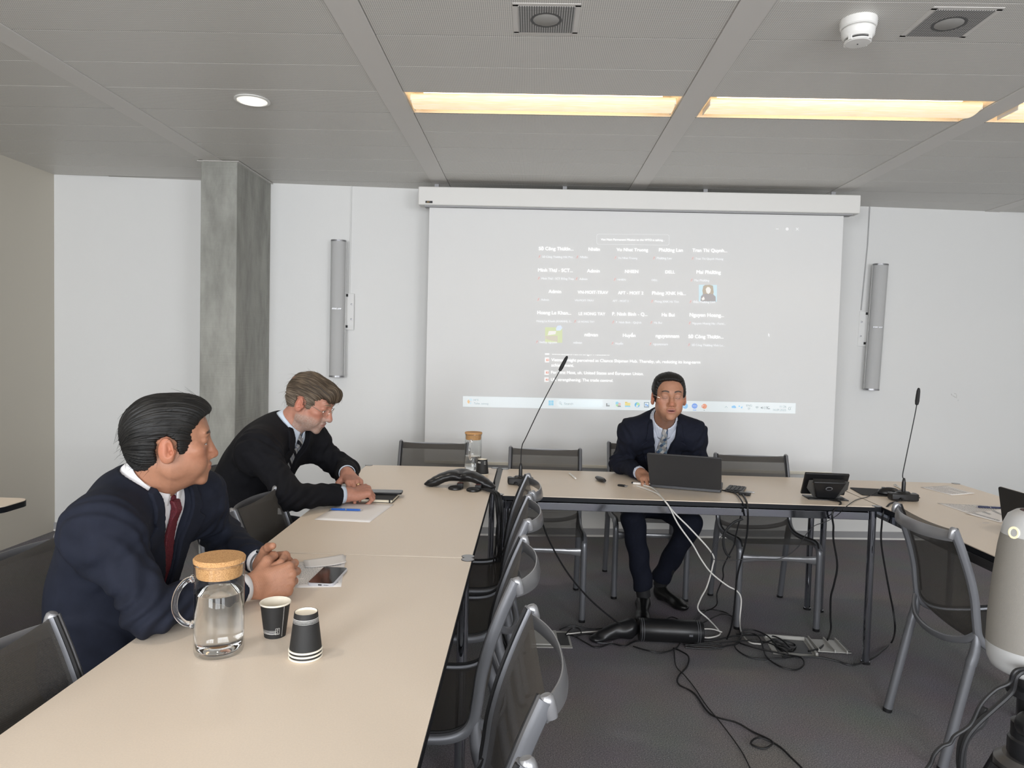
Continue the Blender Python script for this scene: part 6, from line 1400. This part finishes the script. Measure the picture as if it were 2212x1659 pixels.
cord('microphone_cable','black cable from the left gooseneck microphone to the floor',[(-.055,3.47,TZ+.012),(-.03,3.42,TZ+.005),(.0,3.35,TZ+.005),(.02,3.27,TZ+.004),(.028,3.252,TZ-.02)]+seq([(1163,1100),(1185,1165),(1228,1240),(1280,1300),(1343,1352)],3.25,3.44,0,0),.0042,M_cable,G1)
cord('touch_panel_cable','black cable hanging from the touch panel to the open floor box',[(1.425,3.37,TZ+.006),(1.445,3.30,TZ+.006)]+seq(cr([(1148,245),(1155,350),(1155,450),(1185,650),(1160,800),(1135,900),(1132,1050),(1135,1150)]),3.25,3.38,0,0)+fl(cr([(1105,1240),(1050,1305),(960,1335)]),.012),.0046,M_cable,G1)
cord('microphone_cable','black cable looping down from the right gooseneck microphone',[(1.775,3.40,TZ+.01)]+[(1.70,3.34,TZ+.006),(1.655,3.285,TZ+.006)]+seq(cr([(1545,240),(1532,330),(1530,500),(1590,850),(1620,1000),(1635,1150)]),3.25,3.30,0,0)+fl(cr([(1610,1250),(1540,1320),(1450,1395),(1300,1430),(1180,1405),(1020,1380),(860,1370)])),.0042,M_cable,G1)
cord('mouse_cable','thin black mouse cable strung under the far table',[(1.73,3.56,TZ+.012)]+[(*atz(1480+a/3.606,1040+b_/3.606,TZ)[:2],TZ+.003) for a,b_ in ((1420,125),(1330,150),(1250,205))]+seq(cr([(1185,262),(1100,312),(1000,350),(930,430),(870,520),(740,600),(530,600),(350,615),(250,612),(207,590),(225,510),(310,400),(400,300)]),3.25,3.31,0,0),.0018,M_cable,G1)
z1=lambda a,b_: (*atz(a,b_,TZ)[:2],TZ+.005)
cord('video_cable','white cable from the laptop ending at the open floor box',[z1(1376,1052),z1(1400,1060),z1(1423,1071)]+seq([(1444,1092),(1457,1118),(1470,1140),(1496,1176),(1515,1209),(1537,1238),(1571,1265),(1591,1276),(1601,1295),(1598,1340)],3.25,3.42,0,0)+fl([(1602,1367),(1619,1389),(1644,1395)]),.0036,M_cablew,G2)
cord('video_cable','white cable from the laptop ending behind the power box',[z1(1390,1050),z1(1412,1058)]+seq([(1436,1082),(1457,1108),(1496,1147),(1539,1197),(1539,1224),(1527,1267),(1513,1294),(1508,1316),(1530,1337)],3.25,3.46,0,0)+fl([(1552,1361),(1554,1373),(1530,1381),(1501,1373)]),.0036,M_cablew,G2)
cord('power_cable','black cable falling from the cable box at the table edge, kinked',[z1(1560,1061),z1(1588,1068)]+seq([(1602,1082),(1605,1095),(1599,1118),(1590,1155),(1585,1179),(1563,1223),(1562,1248),(1549,1281),(1548,1306)],3.25,3.40,0,0)+fl([(1530,1318),(1510,1322),(1497,1350)],.02),.0034,M_cable,G1)
cord('power_cable','thicker black cable falling straight from the cable box',[z1(1600,1064)]+seq([(1614,1090),(1614,1151),(1602,1206),(1592,1248),(1588,1290),(1584,1331),(1578,1360)],3.25,3.45,0,0)+fl([(1570,1380)]),.0045,M_cable,G1)
cord('strap_loop','flat black strap tying the cables under the table edge',seq(cr([(450,290),(380,320),(320,380),(300,430),(300,500),(320,560),(350,590)]),3.27,3.30,0,0),.006,M_blackm,G1,'strap')
for k_,(lab,pp,r) in enumerate([
 ('black floor cord, outer arch left of the tangle',cr([(60,1130),(110,1060),(180,1010),(280,1010),(340,1040),(380,1085),(430,1170),(420,1260),(320,1295),(200,1305),(0,1300)]),.0036),
 ('black floor cord, inner arch left of the tangle',cr([(0,1160),(150,1100),(280,1045),(380,1055),(430,1120),(440,1200),(400,1260)]),.0036),
 ('black floor cord with the large round loop',cr([(400,1190),(520,1190),(580,1230),(610,1300),(640,1380),(740,1455),(860,1468),(925,1430),(900,1385),(800,1350),(600,1315),(480,1290),(430,1260)]),.0040),
 ('black floor cord, flat loop before the open floor box',cr([(420,1230),(388,1290),(430,1345),(520,1375),(650,1390),(770,1388),(850,1365)]),.0036),
 ('black floor cord running right into the open floor box',cr([(0,1235),(200,1245),(400,1215),(600,1200),(700,1215),(770,1260),(830,1310)]),.0038),
 ('black floor cord lying low between power box and floor box',cr([(0,1275),(180,1275),(360,1260),(520,1240),(640,1260),(760,1320)]),.0034),
 ('black floor cord, small curl at the floor box',cr([(600,1260),(700,1240),(790,1255),(860,1275),(840,1310),(770,1300),(700,1270)]),.0034),
 ('black floor cord crossing the tangle diagonally',cr([(430,1160),(540,1165),(640,1215),(730,1290),(800,1345),(760,1380)]),.0034),
 ('black floor cord, upper line left of the pouch',ct([(370,1245),(430,1228),(500,1225),(600,1235),(700,1245),(840,1240)]),.0036),
 ('black floor cord, lower line running to the power box front',ct([(430,1290),(500,1310),(600,1375),(700,1405),(830,1380),(950,1405),(1050,1350),(1250,1340)]),.0036),
 ('black floor cord bowing forward before the power box',ct([(1030,1395),(1100,1425),(1180,1452),(1280,1452),(1400,1425),(1450,1380)]),.0036),
 ('black floor cord curled at the left floor box',ct([(420,1290),(470,1245),(540,1250),(560,1290),(500,1310),(600,1300),(700,1290),(730,1310)]),.0034),
 ('black floor cord passing behind the power box to the right',ct([(1290,1175),(1360,1140),(1420,1160),(1500,1200),(1560,1230)]),.0030),
 ('black floor cord right of the power box, nearest the camera of the pair',ct([(1480,1380),(1560,1400),(1680,1410),(1825,1415)]),.0034),
 ('black floor cord right of the power box, farther of the pair',ct([(1500,1330),(1600,1375),(1720,1378),(1825,1380)]),.0034)]):
    cord('floor_cable',lab,fl(pp,.006+.003*(k_%3)),r,M_cable,G3)
cord('floor_cable','pale cord running low from the left floor box to the pouch',fl(ct([(430,1285),(560,1278),(700,1275),(840,1258)]),.010),.0032,M_cablew,'pale cords on the floor')
cord('floor_cable','pale cord running low right of the power box',fl(ct([(1550,1240),(1640,1245),(1740,1255),(1825,1268)]),.010),.0032,M_cablew,'pale cords on the floor')
cord('floor_cable','black cord winding over the carpet towards the camera, with a loop',fl([(1455,1400),(1470,1408),(1487,1422),(1484,1440),(1466,1462),(1466,1482),(1500,1498),(1535,1545),(1590,1565),(1625,1580),(1662,1600),(1668,1612),(1648,1617),(1622,1608),(1640,1598),(1680,1610),(1710,1640),(1735,1668),(1760,1700)]),.0036,M_cable,'cords on the open carpet')
cord('floor_cable','thin black cord on the carpet left of the winding one',fl([(1456,1405),(1460,1440),(1478,1462),(1500,1485),(1525,1525),(1560,1570),(1600,1620),(1622,1665),(1640,1700)]),.0022,M_cable,'cords on the open carpet')
for k_,(dx,dy,r) in enumerate(((0,0,.0035),(.012,.01,.003),(.022,-.006,.0035),(.034,.012,.003),(.042,-.012,.0028),(.008,-.014,.0028),(.028,.004,.003))):
    x0=-.175+dx; ylo=3.19+dy
    pts=[(-.235+dx*.6,3.36+dy,TZ+.010),(-.20+dx,3.30+dy,TZ+.012),(-.160+dx*.7,3.245+dy*.6,TZ+.005),(-.146+dx*.7,3.225+dy*.6,TZ-.06)]
    rn=random.Random(k_); pts+=[(-.146+dx*.8+rn.uniform(-.012,.012),3.22+dy+rn.uniform(-.01,.01),TZ-.06-q*.11-rn.uniform(0,.03)) for q in range(1,5)]+[(-.14+dx,3.24+dy,.10),(-.12+dx*1.5,3.28+dy,.008),(-.05+dx,3.35+dy*2,.006)]
    cord('telephone_cable','%s black cable of the bundle hanging at the inner table corner'%(['leftmost','second','third','fourth','rightmost','front','middle'][k_]),pts,r,M_cable,'cable bundle at the inner table corner')
# ================================================================== FOREGROUND: camera-speaker on a tripod
cx_,cy_=.852,1.20
M_fab=mat('grey_speaker_cloth',(.24,.225,.20),.8,bump=.25,bscale=900)
t=empty('conference_camera',(cx_,cy_,.885),0,'tall grey cloth-covered conference camera on the tripod, right foreground','conference camera')
MB().lathe([(0,0),(.046,0),(.056,.006),(.0615,.018),(.0635,.034),(.0640,.045)],n=64,caps=False).build('bottom_shell',mat('white_shell',(.46,.46,.455),.3),t)
MB().lathe([(.0640,.045),(.0636,.09),(.0600,.15),(.0545,.21),(.0510,.232)],n=64,caps=False).build('cloth_body',M_fab,t)
MB().lathe([(.0510,.232),(.0480,.250),(.0425,.264),(.032,.272),(.026,.273)],n=64,caps=False).build('top_shell',mat('white_shell',(.46,.46,.455),.3),t)
MB().lathe([(.026,.273),(.026,.268),(0,.268)],n=40,caps=False).build('lens_well',mat('brown_glass',(.06,.04,.035),.15),t)
MB().lathe([(.0060,-.003),(.0065,.0010),(.0083,.0015),(.0100,.0010),(.0104,-.003)],(-.0475,-.0133,.239),36,rotm(0,math.radians(84),math.radians(-165)),caps=False).build('glint_ring',mat('painted_glint',(.8,.75,.5),.4,emit=(1,.90,.62),es=.35),t)  # light reflection on the shell, put in as a pale emissive ring
t=empty('camera_tripod',(cx_+.01,cy_+.0,0),.5,'black and silver tripod carrying the conference camera','tripod')
MB().lathe([(.026,.884),(.030,.878),(.030,.862),(.040,.858),(.040,.846),(.024,.842),(.022,.800),(.030,.796),(.030,.770),(.020,.765),(.016,.60),(0,.60)],n=36).build('head',M_black,t)
MB().lathe([(.013,.35),(.013,.77)],n=24).build('centre_column',M_alu,t)
k=MB().lathe([(0,-.014),(.018,-.014),(.022,-.008),(.022,.008),(.017,.014),(0,.016)],(-.045,-.020,.812),28,rotm(math.pi/2,0,-.3)).build('pan_knob',M_black,t)
MB().tube([(-.03,-.01,.812),(0,0,.812)],.008,12).build('knob_shaft',M_black,k)
w=MB().lathe([(.031,.735),(.034,.742),(.034,.768),(.030,.772)],n=12); w.build('collar_ring',M_black,t)
MB().lathe([(0,.70),(.045,.70),(.052,.708),(.052,.728),(.040,.738),(0,.738)],n=40).build('spider',mat('dark_metal',(.10,.095,.09),.3,.6),t)
for k_ in range(3):
    a=k_*2*math.pi/3+2.75; c_,s_=math.cos(a),math.sin(a)
    lg=MB().tube([(c_*.045,s_*.045,.715),(c_*.13,s_*.13,.56)],.024,14,flat=.75).build('leg',M_black,t)
    MB().tube([(c_*.12,s_*.12,.58),(c_*.30,s_*.30,.25)],.0165,16).build('upper_tube',mat('bright_silver',(.72,.71,.68),.25,.9),lg)
    MB().tube([(c_*.285,s_*.285,.275),(c_*.33,s_*.33,.20)],.020,14).build('clamp',M_black,lg)
    MB().tube([(c_*.32,s_*.32,.22),(c_*.42,s_*.42,.02)],.0125,14).build('lower_tube',M_alu,lg)
    MB().lathe([(0,0),(.018,0),(.018,.02),(0,.026)],(c_*.424,s_*.424,0),16).build('rubber_foot',M_black,lg)
    q=MB().tube([(c_*.075-s_*.03,s_*.075+c_*.03,.70),(c_*.11-s_*.045,s_*.11+c_*.045,.63)],.011,10,flat=.6).build('leg_lever',M_black,lg)
cord('tripod_cable','coiled-looking black cable hanging from the conference camera',[(cx_+.05,cy_-.03,.895)]+[aty(a,b_,1.12) for a,b_ in ((2205,1445),(2180,1475),(2150,1490),(2120,1520),(2100,1560),(2085,1575),(2062,1590),(2052,1605),(2035,1612),(2018,1630),(2010,1650),(1995,1670),(1980,1700))],.0030,M_cable,'cables of the conference camera')
cord('tripod_cable','smooth dark cable beside the tripod head',[(cx_+.07,cy_-.03,.900)]+[aty(a,b_,1.13) for a,b_ in ((2212,1450),(2185,1495),(2150,1528),(2115,1560),(2090,1590),(2078,1625),(2074,1680))],.0042,M_cable,'cables of the conference camera')
cord('tripod_strap','black carrying strap looped at the tripod',[aty(a,b_,1.14) for a,b_ in ((2130,1530),(2118,1560),(2100,1575),(2082,1600),(2076,1640),(2080,1690))],.0075,M_blackm,'cables of the conference camera','strap')
